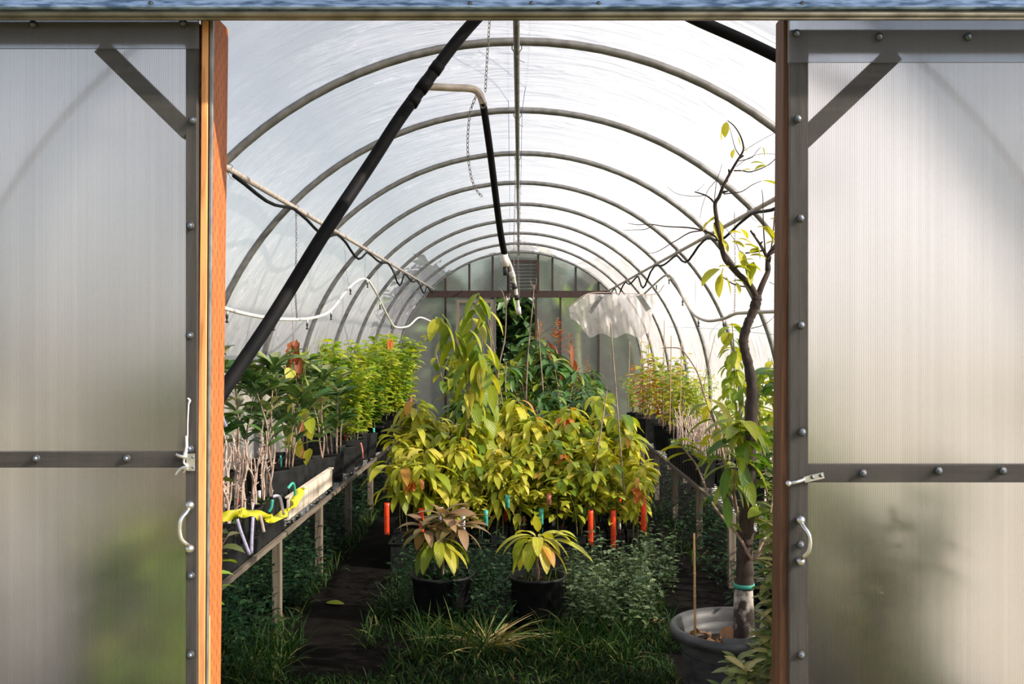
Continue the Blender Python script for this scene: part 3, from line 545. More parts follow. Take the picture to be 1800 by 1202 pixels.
px_tube([(848,178,3.70),(852,200,3.72),(862,270,3.83),(872,350,3.96),(880,410,4.08),(888,452,4.16)], 0.0135, M['black'], 'hose', t)
px_tube([(888,448,4.15),(895,462,4.17),(901,480,4.2),(905,500,4.22),(909,525,4.24),(912,548,4.26)], 0.0078, M['white'], 'riser', t)
for (a,b,r,mk) in (((886,446,4.15),(889,468,4.16),0.016,'white'),((888,468,4.16),(889,484,4.16),0.0105,'rubber'),((899,478,4.19),(902,488,4.2),0.012,'white'),((903,498,4.22),(905,508,4.22),0.011,'rubber'),((908,518,4.23),(909,526,4.24),0.011,'rubber'),((911,540,4.25),(912,552,4.26),0.011,'white')):
    mb = MB(); mb.tube([P(*a),P(*b)], r, 10); mb.build('fitting', M[mk], t)
px_tube([(845,170,3.67),(850,178,3.66),(854,186,3.67),(848,190,3.69),(844,184,3.70)], 0.0034, M['chain'], 'wire_wrap', t, 6)

def chain(pts, label, link=0.016, r=0.0016, mat='chain', group='thin chains and wires hanging from the roof', k=5):
    path = spline([P(*p) for p in pts], k); mb = MB()
    tot = [0]
    for a,b in zip(path,path[1:]): tot.append(tot[-1]+(b-a).length)
    n = max(4,int(tot[-1]/link)); j = 0
    for i in range(n):
        s0 = tot[-1]*i/n; s1 = tot[-1]*(i+1.25)/n
        def at(s):
            s = min(s, tot[-1]-1e-6)
            for q in range(len(path)-1):
                if tot[q+1] >= s: return path[q].lerp(path[q+1], (s-tot[q])/max(1e-9,tot[q+1]-tot[q]))
            return path[-1]
        a = at(s0); b = at(s1); d = (b-a); 
        if d.length < 1e-5: continue
        u = d.orthogonal().normalized() if i%2 else d.cross(d.orthogonal()).normalized()
        u = u*link*0.28; m_ = (a+b)/2
        mb.tube([a, a.lerp(b,.25)+u, a.lerp(b,.75)+u, b, a.lerp(b,.75)-u, a.lerp(b,.25)-u, a], r, 4, False)
    return tag(mb.build('hanging_chain', M[mat]), label, 'chain', group)
def wire(pts, label, r=0.0012, mat='chain', name='hanging_wire', group='thin chains and wires hanging from the roof'):
    o = px_tube(pts, r, M[mat], name, None, 5); return tag(o, label, 'wire' if 'wire' in name else 'cord', group)
chain([(862,18,3.72),(857,90,3.70),(853,162,3.68)], 'thin chain holding up the pale pipe elbow from above')
chain([(838,166,3.7),(826,200,3.7),(822,260,3.7),(828,310,3.7),(838,335,3.7),(848,346,3.7)], 'loose chain end curving down left of the hanging black hose')
chain([(397,300,4.4),(394,360,4.38),(390,430,4.38)], 'chain hanging beside the left wooden door post')
chain([(520,358,5.64),(521,430,5.64),(519,505,5.66),(522,560,5.85)], 'chain hanging from the left side pipe to the white irrigation pipe')
chain([(1291,372,6.0),(1292,450,6.0),(1292,500,6.0),(1291,550,6.0)], 'chain hanging from the right side pipe behind the tree branches')
chain([(906,272,7.0),(905,360,7.0),(903,450,7.0),(905,505,7.0)], 'left of two chains hanging together below the ridge pipe')
chain([(911,330,8.0),(910,400,8.0),(911,470,8.0),(913,520,8.0)], 'right of two chains hanging together below the ridge pipe')
for pts in ([(640,410,8.3),(642,450,8.3),(641,490,8.9)],[(605,420,7.8),(608,470,7.8),(614,505,8.4)],[(688,460,9.6),(694,500,9.6),(690,560,11)],[(710,470,10.9),(706,520,10.9),(708,585,11)],[(738,490,12.2),(737,520,12.2),(738,560,12.4)],[(662,440,8.9),(664,500,8.9),(663,560,8.9),(662,640,8.9)]):
    wire(pts, 'thin vertical wire hanging over the left bench shrubs')
for pts in ([(1221,425,7.4),(1222,480,7.4),(1223,540,7.6)],[(1177,450,8.7),(1178,490,8.9)],[(1140,468,10.1),(1140,500,10.4)],[(1120,480,11),(1124,518,11.2)],[(1247,600,7.3),(1252,580,7.3),(1290,545,6.1)]):
    wire(pts, 'thin wire hanging below the right side pipe')
wire([(893,18,4.4),(893.5,150,5.2),(895,270,6.9),(896,330,8.2),(896,420,12)], 'taut blue cord running down the roof left of the ridge pipe', 0.0016, 'blue', 'blue_cord', 'blue cords')
wire([(932,18,4.4),(927,130,5.0),(918,200,5.6),(916,300,7.6),(914,400,11)], 'taut blue cord running down the roof right of the ridge pipe', 0.0016, 'blue', 'blue_cord', 'blue cords')
wire([(1400,590,5.9),(1340,586,6.6),(1260,578,8.3),(1172,574,11.5)], 'faint blue cord strung low along the right plastic wall', 0.0016, 'blue', 'blue_cord', 'blue cords')

def emitter(parent, px, py, Y, k=1.0):
    g = thing('sprinkler', None, None, P(px,py,Y)); g.parent = parent
    mb = MB(); mb.tube([(0,0,0.004),(0,0,-0.022)],[0.008,0.006],8); mb.build('clamp', M['white'], g)
    mb = MB(); mb.lathe([(0.0045,-0.02),(0.0075,-0.024),(0.0075,-0.040),(0.004,-0.044),(0.005,-0.052),(0.009,-0.056),(0.009,-0.062),(0.0001,-0.064)],n=10); mb.build('nozzle', M['rubber'], g)
t = thing('irrigation_pipe', 'wavy white irrigation pipe slung over the left bench', 'pipe', (0,0,0), 'white irrigation pipes')
px_tube([(360,534,4.7),(388,540,4.83),(433,552,5.25),(481,560,5.8),(524,561,6.3),(553,558,6.7),(582,545,7.2),(614,505,8.0),(641,490,8.7),(659,511,9.3),(686,564,10.3),(697,575,10.8),(718,573,11.4),(737,558,12.0),(758,565,12.4)], 0.0105, M['white'], 'pipe', t)
for e in ((399,545,4.93),(481,562,5.8),(540,562,6.5),(582,547,7.2),(616,504,8.05),(646,493,8.8),(668,532,9.6),(688,567,10.4)): emitter(t, *e)
t = thing('irrigation_pipe', 'wavy pale irrigation pipe slung along the right side behind the tree', 'pipe', (0,0,0), 'white irrigation pipes')
px_tube([(1440,546,4.8),(1376,547,5.3),(1306,550,6.1),(1291,552,6.4),(1272,560,6.7),(1246,564,7.2),(1227,558,7.6),(1215,547,7.9),(1202,526,8.3),(1190,500,8.7),(1178,485,9.2),(1168,485,9.6),(1150,500,10.4),(1128,521,11.2)], 0.0105, M['dirtypipe'], 'pipe', t)
for e in ((1272,562,6.7),(1228,560,7.6),(1200,524,8.35),(1176,487,9.2),(1154,498,10.2),(1135,515,11)): emitter(t, *e)

# hanging clear sheet at the back right
t = thing('plastic_sheet', 'crinkled clear plastic sheet draped from the roof at back right', 'plastic sheet', (0,0,0))
mb = MB(); nx_, nz_ = 46, 22; vs_ = []
for j in range(nz_+1):
    for i in range(nx_+1):
        u = i/nx_; v = j/nz_
        px = 1000+150*u+ (8-30*u)*0.3*v; top = 540-24*min(1,u/0.22) if u < .22 else 516+2*u; bot = 560+30*min(1,u/.25)-4*math.sin(u*20) if u<.9 else 588-40*(u-.9)
        yy = 9.6+0.09*math.sin(u*21+v*2)+0.06*math.sin(u*47-v*5)+0.05*math.sin(v*11+u*6)
        vs_.append(P(px, top+(bot-top)*v, yy))
mb.add(vs_, [(j*(nx_+1)+i, j*(nx_+1)+i+1, (j+1)*(nx_+1)+i+1, (j+1)*(nx_+1)+i) for j in range(nz_) for i in range(nx_)])
mb.build('film', M['sheet'], t)
px_tube([(1000,540,9.6),(1034,516,9.58),(1090,515,9.58),(1150,517,9.58),(1168,500,9.5)], 0.004, M['string'], 'cord', t, 6)
for poly in ([(1034,548),(1052,520),(1060,522),(1040,552)],[(1118,520),(1128,518),(1144,542),(1136,548)]):
    mb = MB(); vs_ = [P(x,y,9.42) for x,y in poly]; mb.add(vs_+[v+Vector((0,0.004,0)) for v in vs_], [(0,1,2,3),(7,6,5,4),(0,4,5,1),(1,5,6,2),(2,6,7,3),(3,7,4,0)])
    tag(mb.build('patch', M['galv'], t, False), 'grey patch')

# ---------------------------------------------------------------- benches
BZ = 0.465; BX = 1.25
def bench(sg, label, y0, y1):
    t = thing('nursery_bench', label, 'bench', (sg*(BX+0.27), y0, 0), 'long low side benches')
    L_ = y1-y0
    mb = MB(); mb.box((-sg*0.26,L_/2,BZ-0.008),(0.02,L_,0.024)); mb.build('edge_rail', M['grey_woody'], t, False)
    mb = MB(); mb.box((sg*0.23,L_/2,BZ-0.012),(0.03,L_,0.03)); mb.build('edge_rail', M['grey_woody'], t, False)
    mb = MB()
    for i in range(int(L_/0.1)): mb.tube([(-0.25,0.05+i*0.1,BZ-0.01),(0.21,0.05+i*0.1,BZ-0.01)],0.003,5)
    for i in range(5): mb.tube([(-0.2+i*0.1,0,BZ-0.004),(-0.2+i*0.1,L_,BZ-0.004)],0.003,5)
    mb.build('wire_mesh', M['galv'], t)
    for i in range(int(L_/1.1)+1):
        for s_ in (-1,1):
            mb = MB(); mb.box((-sg*0.235 if s_<0 else sg*0.21, 0.03+i*1.1, (BZ-0.02)/2),(0.045,0.05,BZ-0.02)); mb.build('leg', M['grey_wood'], t, False, 0.003)
    return t
bench(-1, 'long low wooden bench along the left wall carrying potted cuttings', 4.15, 12.6)
bench(1, 'long low wooden bench along the right wall carrying stick cuttings', 6.0, 12.6)
t = thing('staging_table', 'low dark slatted table down the middle holding the taller pots', 'table', (0,8.35,0))
mb = MB()
for i in range(9): mb.box((-0.68+i*0.17,1.7,0.30),(0.13,3.6,0.02))
mb.build('tabletop', M['grey_woody'], t, False)
for x in (-0.66,0.66):
    for y in (0.03,1.7,3.4):
        mb = MB(); mb.box((x,y,0.145),(0.05,0.05,0.29)); mb.build('leg', M['grey_wood'], t, False)
# trays
def tray(x, y, z, wx, wy, h, label, group='black nursery trays'):
    mb = MB(); th = 0.006
    mb.box((0,0,th/2),(wx,wy,th)); mb.box((0,-wy/2,h/2),(wx,th,h)); mb.box((0,wy/2,h/2),(wx,th,h)); mb.box((-wx/2,0,h/2),(th,wy,h)); mb.box((wx/2,0,h/2),(th,wy,h))
    for (cx,cy,sx,sy) in ((0,-wy/2-0.005,wx+0.03,0.022),(0,wy/2+0.005,wx+0.03,0.022),(-wx/2-0.005,0,0.022,wy),(wx/2+0.005,0,0.022,wy)): mb.box((cx,cy,h),(sx,sy,0.006))
    o = mb.build('nursery_tray', M['pot'], None, False); o.location = (x,y,z); return tag(o, label, 'tray', group)
tray(-0.45,6.96,0.0,0.78,0.92,0.17,'left black tray under the centre block of yellow-green plants')
tray(0.40,6.96,0.0,0.80,0.92,0.17,'right black tray under the centre block, beneath the orange tags')
tray(-1.50,4.50,BZ+0.002,0.44,0.56,0.085,'black tray at the near end of the left bench')
tray(-1.50,5.13,BZ+0.002,0.44,0.56,0.085,'second black tray on the left bench behind the yellow tape')
# white trough board
mb = MB(); a = Vector((-1.265,5.55,0.0)); mb.box((-1.262,6.05,BZ+0.115),(0.012,1.25,0.115)); 
for i in range(9): mb.box((-1.253,5.5+i*0.14,BZ+0.115),(0.008,0.02,0.112))
mb.box((-1.262,6.05,BZ+0.175),(0.03,1.26,0.008)); mb.box((-1.36,6.05,BZ+0.054),(0.2,1.25,0.006))
tag(mb.build('planter_trough', M['cream'], None, False), 'long cream ribbed trough wall lit by the sun on the left bench', 'trough')

# ---------------------------------------------------------------- plant kit
def round_pot(r, h, mat='pot', name='pot', parent=None):
    mb = MB(); mb.lathe([(0.0001,0.0),(r*0.80,0.0),(r*0.84,0.01),(r*0.97,h*0.93),(r*1.02,h*0.935),(r*1.03,h*0.99),(r*0.99,h),(r*0.94,h*0.99),(r*0.90,h*0.80)], n=28)
    o = mb.build(name, M[mat], parent)
    mb = MB(); mb.lathe([(r*0.925,h*0.86),(r*0.6,h*0.875),(0.0001,h*0.88)], n=20); mb.build('soil', M['soil'], parent); return o
def square_pot(w_, h, parent=None, mat='pot'):
    mb = MB(); a = w_/2; b = w_*0.42; i_ = a-0.004
    rings = [(b,0),(a,h-0.012),(a+0.003,h-0.012),(a+0.003,h),(i_,h),(i_-0.002,h-0.03)]
    vs_ = []
    for r, z in rings: vs_ += [(-r,-r,z),(r,-r,z),(r,r,z),(-r,r,z)]
    fs = [(3,2,1,0)]+[(i*4+k, i*4+(k+1)%4, i*4+4+(k+1)%4, i*4+4+k) for i in range(len(rings)-1) for k in range(4)]
    mb.add(vs_, fs); o = mb.build('pot', M[mat], parent, False)
    mb = MB(); n = 5
    mb.add([(-i_+2*i_*x/n*0.99,-i_+2*i_*y/n*0.99,h-0.022+R.uniform(-.003,.004)) for y in range(n+1) for x in range(n+1)], [(y*(n+1)+x,y*(n+1)+x+1,(y+1)*(n+1)+x+1,(y+1)*(n+1)+x) for y in range(n) for x in range(n)])
    mb.build('soil', M['soil'], parent); return o
def stem_path(x, y, z, h, lean, rnd, n=5, wob=0.02):
    pts = []; dx = rnd.uniform(-lean,lean); dy = rnd.uniform(-lean,lean)
    for i in range(n):
        t = i/(n-1); pts.append(Vector((x+dx*t*t+rnd.uniform(-wob,wob)*(t>0), y+dy*t*t+rnd.uniform(-wob,wob)*(t>0), z+h*t)))
    return spline(pts, 3)
def put_leaves(mb, path, n, Lf, Wf, droop, rnd, start=0.3, cluster=0.0, up=0.35, seg=5, fold=0.25, pw=1.0, petiole=0.0, wave=0.0):
    for i in range(n):
        t = start+(1-start)*(i+rnd.random())/n
        if cluster and rnd.random() < cluster: t = rnd.uniform(0.9,1.0)
        f = t*(len(path)-1); k = min(int(f),len(path)-2); p = path[k].lerp(path[k+1], f-k)
        a = i*2.4+rnd.uniform(-.5,.5); e = up+rnd.uniform(-.25,.35)
        d = Vector((math.cos(a),math.sin(a),e)); s_ = rnd.uniform(.7,1.2)
        if petiole: p = p+d.normalized()*petiole*s_
        mb.leaf(p, d, Lf*s_, Wf*s_, droop*rnd.uniform(.6,1.4), rnd.uniform(-.5,.5), seg, fold, pw, wave)

def make_plant(label, pot, stems, leafp, mat, smat='twig', rnd=None, name='potted_plant', tagm=None, extra=None, cat='potted plant', group=None):
    rnd = rnd or R
    t = thing(name, label, cat, (0,0,0), group)
    if pot[0] == 'sq': square_pot(pot[1], pot[2], t); z0 = pot[2]-0.03; rr = pot[1]*0.3
    elif pot[0] == 'rd': round_pot(pot[1], pot[2], parent=t); z0 = pot[2]*0.84; rr = pot[1]*0.3
    else: z0 = 0; rr = 0.03
    sm = MB(); lm = MB(); n, h, lean, sr = stems
    for i in range(n):
        path = stem_path(rnd.uniform(-rr,rr)*(n>1), rnd.uniform(-rr,rr)*(n>1), z0, h*rnd.uniform(.8,1.1), lean, rnd, 5, h*0.02)
        sm.tube(path, [sr,sr*0.4], 6)
        if leafp: put_leaves(lm, path, rnd=rnd, **leafp)
    sm.build('stem', M[smat], t)
    if leafp: lm.build('foliage', M[mat], t)
    if tagm:
        mb = MB(); a = rnd.uniform(0,6.28); r_ = pot[1]*0.36; x, y = r_*math.cos(a), r_*math.sin(a)
        mb.ribbon([(x,y,z0),(x,y,z0+0.05),(x+.004,y-.004,z0+0.09)], 0.018); mb.build('plant_tag', M[tagm], t)
    if extra: extra(t, rnd, z0)
    return t
def place(proto, first, x, y, z, rz, s, label, group, cat=None):
    o = proto if first else copy_tree(proto)
    o.location = (x,y,z); o.rotation_euler = (0,0,rz); o.scale = (s,s,s)
    o['label'] = label
    if group: o['group'] = group
    return o
class Pool:
    def __init__(s, protos): s.p = protos; s.used = [False]*len(protos); s.i = 0
    def put(s, x, y, z, rz, sc, label, group, k=None):
        k = s.i % len(s.p) if k is None else k; s.i += 1
        o = place(s.p[k], not s.used[k], x, y, z, rz, sc, label, group); s.used[k] = True; return o

# --- left bench: bare twig cuttings in square pots
def nubs(path, mb, rnd, r):
    for i in range(3,len(path)-1,2):
        a = rnd.uniform(0,6.28); d = Vector((math.cos(a),math.sin(a),.8))*rnd.uniform(.008,.02); mb.tube([path[i],path[i]+d],[r*0.9,r*0.5],5)
def twig_plant(h, n=1, sp=0, mat='twigw'):
    t = thing('potted_cutting', '', 'potted cutting'); square_pot(0.115,0.20,t); mb = MB()
    for i in range(n):
        path = stem_path(R.uniform(-.02,.02),R.uniform(-.02,.02),0.17,h*R.uniform(.8,1.1),0.05,R,6,0.010); mb.tube(path,[0.0065,0.004],6); nubs(path,mb,R,.0045)
        if R.random() < .6:
            k = len(path)//2; d = Vector((R.uniform(-.06,.06),R.uniform(-.06,.06),h*.35)); mb.tube([path[k],path[k]+d*.5+Vector((.01,0,0)),path[k]+d],[.0045,.003],5)
    mb.build('stem', M[mat], t)
    lm = MB()
    for i in range(16): lm.leaf((R.uniform(-.045,.045),R.uniform(-.045,.045),0.175),(R.uniform(-1,1),R.uniform(-1,1),1.4),R.uniform(.02,.045),.016,.8,0,2)
    lm.build('seedlings', M['mg'], t)
    if sp:
        mb = MB(); mb.ribbon([(0.03,-.04,.17),(0.03,-.042,.21),(.032,-.05,.235)],0.02); mb.build('plant_tag', M[['teal','wtag','orange','lilac'][sp-1]], t)
    return t
pool = Pool([twig_plant(.34,2,1),twig_plant(.42,2,2),twig_plant(.28,3),twig_plant(.38,2,3),twig_plant(.36,3,4),twig_plant(.30,2)])
rows = ['aisle-side','middle','wall-side']
for j in range(3):
    for i in range(9):
        y = 4.30+i*0.128 if True else 0
        pool.put(-1.34-j*0.135, y+R.uniform(-.004,.004), BZ+0.012, R.choice([0,1.57,3.14]), R.uniform(.9,1.0), 'pale twig cutting in black pot, %s row of left bench, %s from doorway' % (rows[j], ORD[i]), 'twig cuttings at the near end of the left bench')

# --- left bench: large-leaved loquats
LQ = dict(n=34, Lf=0.17, Wf=0.058, droop=0.75, start=0.25, cluster=0.5, up=0.9, fold=0.3, petiole=0.01)
loq = Pool([make_plant('', ('sq',0.17,0.24),(2,0.62,0.12,0.007),LQ,'loq'), make_plant('', ('sq',0.17,0.24),(2,0.72,0.10,0.007),dict(LQ,n=30),'loq'), make_plant('', ('sq',0.17,0.24),(3,0.55,0.12,0.007),dict(LQ,n=20),'loq',tagm='teal')])
pts = [(-1.62,4.95,.95),(-1.68,4.62,.9),(-1.42,5.62,1),(-1.66,5.55,1.08),(-1.40,5.98,.92),(-1.66,6.0,1.02),(-1.40,6.36,.9),(-1.65,6.45,1.05),(-1.38,6.85,.95),(-1.62,6.95,1.0),(-1.36,7.3,.86),(-1.60,7.45,.95),(-1.37,7.75,.85)]
pts = [p for p in pts if p[1] > 5.5]
for i,(x,y,s_) in enumerate(pts):
    loq.put(x,y,BZ+0.06 if y < 6.7 and x > -1.5 else BZ+0.002, R.uniform(0,6), s_, 'dark long-leaved plant in black pot on left bench, %s beyond the twigs' % ORD[i], 'large-leaved plants on the left bench')
# young leafy plants behind the twigs by the wall
bk = Pool([make_plant('', ('sq',0.12,0.2),(2,0.66,0.10,0.006),dict(LQ,n=24,Lf=.15),'loq'), make_plant('', ('sq',0.12,0.2),(2,0.55,0.10,0.006),dict(LQ,n=22,Lf=.15),'loq')])
for i,y in enumerate((4.42,4.66,4.9,5.14,5.36)):
    bk.put(-1.762+0.015*(i%2), y, BZ+0.002, i*1.1, 1.0, 'long-leaved plant pressed against the plastic behind the twigs, %s from the doorway' % ORD[i], 'large-leaved plants on the left bench')

# --- left bench: pale green shrubs
SH = dict(n=52, Lf=0.10, Wf=0.050, droop=0.7, start=0.12, up=0.4, seg=3)
sh = Pool([make_plant('', ('sq',0.2,0.26),(8,0.66,0.26,0.005),SH,'lg','gstem'), make_plant('', ('sq',0.2,0.26),(7,0.74,0.24,0.005),SH,'lg','gstem',tagm='orange'), make_plant('', ('rd',0.12,0.26),(8,0.58,0.28,0.005),SH,'mg','gstem',tagm='teal')])
i = 0
for (x,y,s_) in [(-1.62,8.0,1.0),(-1.38,8.2,.82),(-1.62,8.5,1.08),(-1.36,8.7,.85),(-1.60,9.0,1.05),(-1.36,9.2,.9),(-1.6,9.5,1.05),(-1.35,9.7,.95),(-1.58,10.0,1.05),(-1.32,10.25,1.0),(-1.56,10.55,1.1),(-1.32,10.8,1.05),(-1.54,11.2,1.1),(-1.34,11.6,1.1),(-1.5,12.0,1.1)]:
    sh.put(x,y,BZ+0.002,R.uniform(0,6),s_,'pale green bushy shrub in black pot on left bench, %s one back' % ORD[i],'pale shrubs on the left bench'); i += 1
tall = Pool([make_plant('', ('rd',0.08,0.2),(1,0.98,0.08,0.004),dict(n=34,Lf=.075,Wf=.04,droop=.5,start=.3,up=.5,seg=4),'lg','gstem')])
for k_,(x,y,s_) in enumerate([(-1.40,8.45,1.07),(-1.34,9.6,1.0)]):
    tall.put(x,y,BZ+0.002,k_,s_,['tall pale shoot rising above the left bench shrubs, nearer one','tall pale shoot rising above the left bench shrubs, farther one'][k_],'tall shoots on the left bench')

# --- hanging dead brown plant with yellow heart leaves (left)
def dead_extra(t, rnd, z0):
    mb = MB()
    for i in range(9): mb.leaf((rnd.uniform(-.03,.03),rnd.uniform(-.02,.02),.92+rnd.uniform(-.05,.06)),(rnd.uniform(-.5,.5),rnd.uniform(-.6,.3),-1),rnd.uniform(.10,.19),.05,.3,rnd.uniform(-1,1),5,.6,wave=.5)
    for i in range(5): mb.leaf((rnd.uniform(-.05,.08),rnd.uniform(-.04,.02),.5+rnd.uniform(-.25,.1)),(rnd.uniform(-.5,.5),rnd.uniform(-.6,.3),-1),rnd.uniform(.07,.12),.04,.3,rnd.uniform(-1,1),5,.6,wave=.5)
    mb.build('withered_leaves', M['brown'], t)
    mb = MB()
    for i in range(11): mb.leaf((rnd.uniform(-.03,.10),rnd.uniform(-.06,.0),.30+.05*i),(rnd.uniform(-.4,.6),-.6,-.8),rnd.uniform(.09,.13),.075,.3,rnd.uniform(-1,1),5,.15,.7)
    mb.build('yellow_leaves', M['yg'], t)
    mb = MB()
    for i in range(5): mb.tube(stem_path(rnd.uniform(-.04,.05),rnd.uniform(-.03,.03),z0,.72,.07,rnd,5,.02),[.004,.002],5)
    mb.build('vine', M['gstem'], t)
d = make_plant('climbing plant with withered brown top and yellow hanging leaves on left bench', ('sq',0.15,0.24),(1,0.95,0.03,0.004),None,None,extra=dead_extra,name='withered_plant')
d.location = (-1.40,6.22,BZ+0.062)
# --- red leaf shrub accent
mb = MB()
for i in range(3): mb.leaf(P(682+i*4,596,9.8),(R.uniform(-.3,.3),-.2,-1),.11,.04,.2,i,5,.5)
tag(mb.build('withered_leaf_cluster', M['org']), 'small orange withered leaves among the pale left shrubs', 'dead leaves')

# --- centre block: yellow-green saplings
YG = dict(n=20, Lf=0.135, Wf=0.044, droop=1.5, start=0.35, cluster=0.35, up=0.35, fold=0.22, petiole=0.015)
cp = []
for i in range(8):
    cp.append(make_plant('', ('sq',0.118,0.25), (R.choice([1,2,2]),[.46,.56,.36,.50,.62,.42,.54,.48][i],0.12,0.0045), dict(YG,n=24+i%3*6,start=.3+.05*(i%3),Lf=[.115,.135,.10,.125,.15,.105,.12,.13][i],droop=[1.5,1.9,1.0,1.6,2.2,.9,1.4,1.8][i]), ['yg','yg','yg','yg2','yg','yg','yg','yg'][i], 'gstem', tagm=[None,'pink','teal','wtag',None,'orange','teal',None][i]))
cpool = Pool(cp)
for r_ in range(7):
    for c_ in range(13):
        if (r_ == 0 and c_ in (5,6,7)): pass
        x = -0.775+c_*0.128+(0.01 if c_ > 6 else 0); y = 6.56+r_*0.130
        if x > 0.79: continue
        if c_ < 2 and r_ < 2: continue
        cpool.put(x,y,0.008,R.choice([0,1.5708,3.1416,4.712]),R.uniform(.80,.98)+0.055*r_ if r_ else R.uniform(.72,.92),'yellow-green potted sapling in centre block, %s row from front, %s from left' % (ORD[r_],ORD[c_]),'yellow-green saplings of the centre block', k=R.randrange(8))
ll = Pool([make_plant('', ('sq',0.118,0.25), (2,.58,.12,.005), dict(YG,n=17,Lf=.23,Wf=.066,droop=2.0,start=.45), 'yg', 'gstem')])
for i,(x,y) in enumerate(((-.765,6.57),(-.60,6.70))):
    ll.put(x,y,.008,i*2.2,.95,['sapling with very long drooping pale leaves at the front left corner of the centre block','sapling with very long drooping pale leaves just behind the corner of the centre block'][i],'yellow-green saplings of the centre block')
# --- orange / white tags on the front pots
def hang_tag(px, py0, py1, Y, mat, label, cat='plant tag', wd=0.034, curl=0.0, group='hanging plant tags', lean=0):
    a = P(px,py0,Y); b = P(px+lean,py1,Y); m_ = (a+b)/2+Vector((0,-0.008,0))
    t = thing('hanging_tag', label, cat, a, group)
    mb = MB(); q = [Vector((0,0.035,0.010)),Vector((0,0.012,0.022)),Vector((0,-0.006,0.004)),m_-a,b-a]; mb.ribbon(spline(q,4), wd, Vector((0.0,-1,0.02))); mb.build('strip', M[mat], t)
    mb = MB(); d_ = (b-a)
    for i in range(7): mb.box(Vector((0,-0.011,0))+d_*(.35+i*.07)+Vector((0,-0.001,0)), (wd*.45,.0012,(a-b).length*.022))
    mb.box(d_*.93+Vector((0,-0.0035,0)),(wd*.5,.0012,wd*.4)); mb.build('print', M['rubber' if mat != 'orange' else 'brown'], t, False)
    return t
FY = 6.485
hang_tag(1038,903,958,FY,'orange','orange-red tag hanging on the centre tray, left of the front pair')
hang_tag(1078,903,966,FY,'orange','longer orange-red tag hanging on the centre tray, right of the front pair')
hang_tag(1131,886,935,FY,'orange','orange-red tag curling over the right corner of the centre block')
hang_tag(680,890,940,FY,'orange','red tag hanging at the left corner of the centre block')
hang_tag(741,899,948,FY,'orange','red tag hanging half hidden behind the bronze-leaved plant')
hang_tag(775,898,944,6.47,'wtag','white printed tag behind the bronze-leaved plant, left one',wd=.03)
hang_tag(814,898,952,6.47,'wtag','white printed tag behind the bronze-leaved plant, right one',wd=.03)
hang_tag(854,903,925,6.47,'teal','teal tag hanging on the centre tray above the weeds',wd=.03)
hang_tag(951,900,922,6.47,'teal','small blue-teal tag behind the yellow-green plant in the round pot',wd=.03)
hang_tag(892,877,893,6.47,'teal','short green tag in the middle of the centre block',wd=.03)
hang_tag(965,872,888,6.45,'pink','pink tag between the front pots of the centre block',wd=.03)
# withered orange leaves in the block
for (px,py,Y,lab) in ((995,748,7.2,'orange withered leaf cluster on top of the centre block'),(985,812,6.7,'brown-orange withered leaf at the middle right of the centre block'),(1118,868,6.48,'orange curled leaf at the right corner above the red tag'),(728,852,6.5,'brown curled leaf at the left of the centre block')):
    mb = MB()
    for i in range(5): mb.leaf(P(px+R.uniform(-9,9),py-8+R.uniform(-6,6),Y),(R.uniform(-.6,.6),-.5,R.uniform(-1,.1)),.085,.045,.5,R.uniform(-1,1),5,.5,wave=.4)
    tag(mb.build('withered_leaf_cluster', M['org']), lab, 'dead leaves')

# --- tall plant with large hanging yellow-green leaves
def hanging_leaves(t, paths, lst, mat, nm='foliage'):
    mb = MB()
    for p in lst: mb.leaf(*p)
    return mb.build(nm, M[mat], t)
t = thing('tall_climber', 'tall plant with large drooping yellow-green leaves rising above the centre block', 'potted plant', (0,0,0))
mb = MB(); paths = [spline([P(820,905,7.1),P(828,830,7.1),P(830,740,7.1),P(838,660,7.1),P(848,590,7.1),P(842,515,7.1)],5), spline([P(830,780,7.1),P(822,700,7.0),P(815,640,7.0),P(795,590,6.95),P(775,562,6.9)],5), spline([P(826,840,7.1),P(850,740,7.05),P(858,690,7.0),P(862,640,7.05)],5)]
for q in paths: mb.tube(q,[.007,.003],6)
mb.build('stem', M['gstem'], t)
mb = MB()
spots = [(842,522,.5),(850,525,-.6),(857,545,.7),(838,545,-.8),(828,560,-.5),(850,570,.4),(832,585,-.6),(848,600,.6),(838,615,-.2),(856,615,.5),(776,562,-.6),(783,568,.3),(792,585,-.3),(797,600,.5),(805,610,-.4),(812,625,.3),(800,620,-.5),(822,640,-.6),(846,640,.6),(850,650,.1),(858,655,.5),(826,660,-.5),(835,672,.4),(848,680,.5),(860,675,.2),(820,690,-.4),(842,700,.3),(856,700,.4),(832,712,-.3),(846,722,.5),(826,735,-.4),(848,745,.5),(818,750,-.6),(838,760,.2),(812,765,-.5),(850,772,.6),(824,780,-.3),(770,560,-.3),(788,590,-.6)]
for px,py,sx_ in spots+[(a_+R.uniform(-12,12),b_+R.uniform(-10,10),-c_) for a_,b_,c_ in spots]:
    mb.leaf(P(px,py,7.05+R.uniform(-.12,.08)),(sx_,R.uniform(-.6,.1),-.35),R.uniform(.17,.23),R.uniform(.07,.095),1.6,R.uniform(-.9,.9),7,.2,.75)
mb.build('foliage', M['yg2'], t)
mb = MB()
for px,py in ((855,668),(832,690),(850,640)): mb.leaf(P(px,py,6.95),(R.uniform(-.4,.4),-.4,-.5),.2,.07,1.4,0.3,7,.2,.8)
mb.build('yellow_leaves', M['yg'], t)
round_pot_o = None
g2 = MB(); g2.lathe([(0.0001,0.0),(0.07,0.0),(0.088,0.24),(0.092,0.245),(0.088,0.26),(0.08,0.25)],(paths[0][0].x,7.50,0.008),24) 
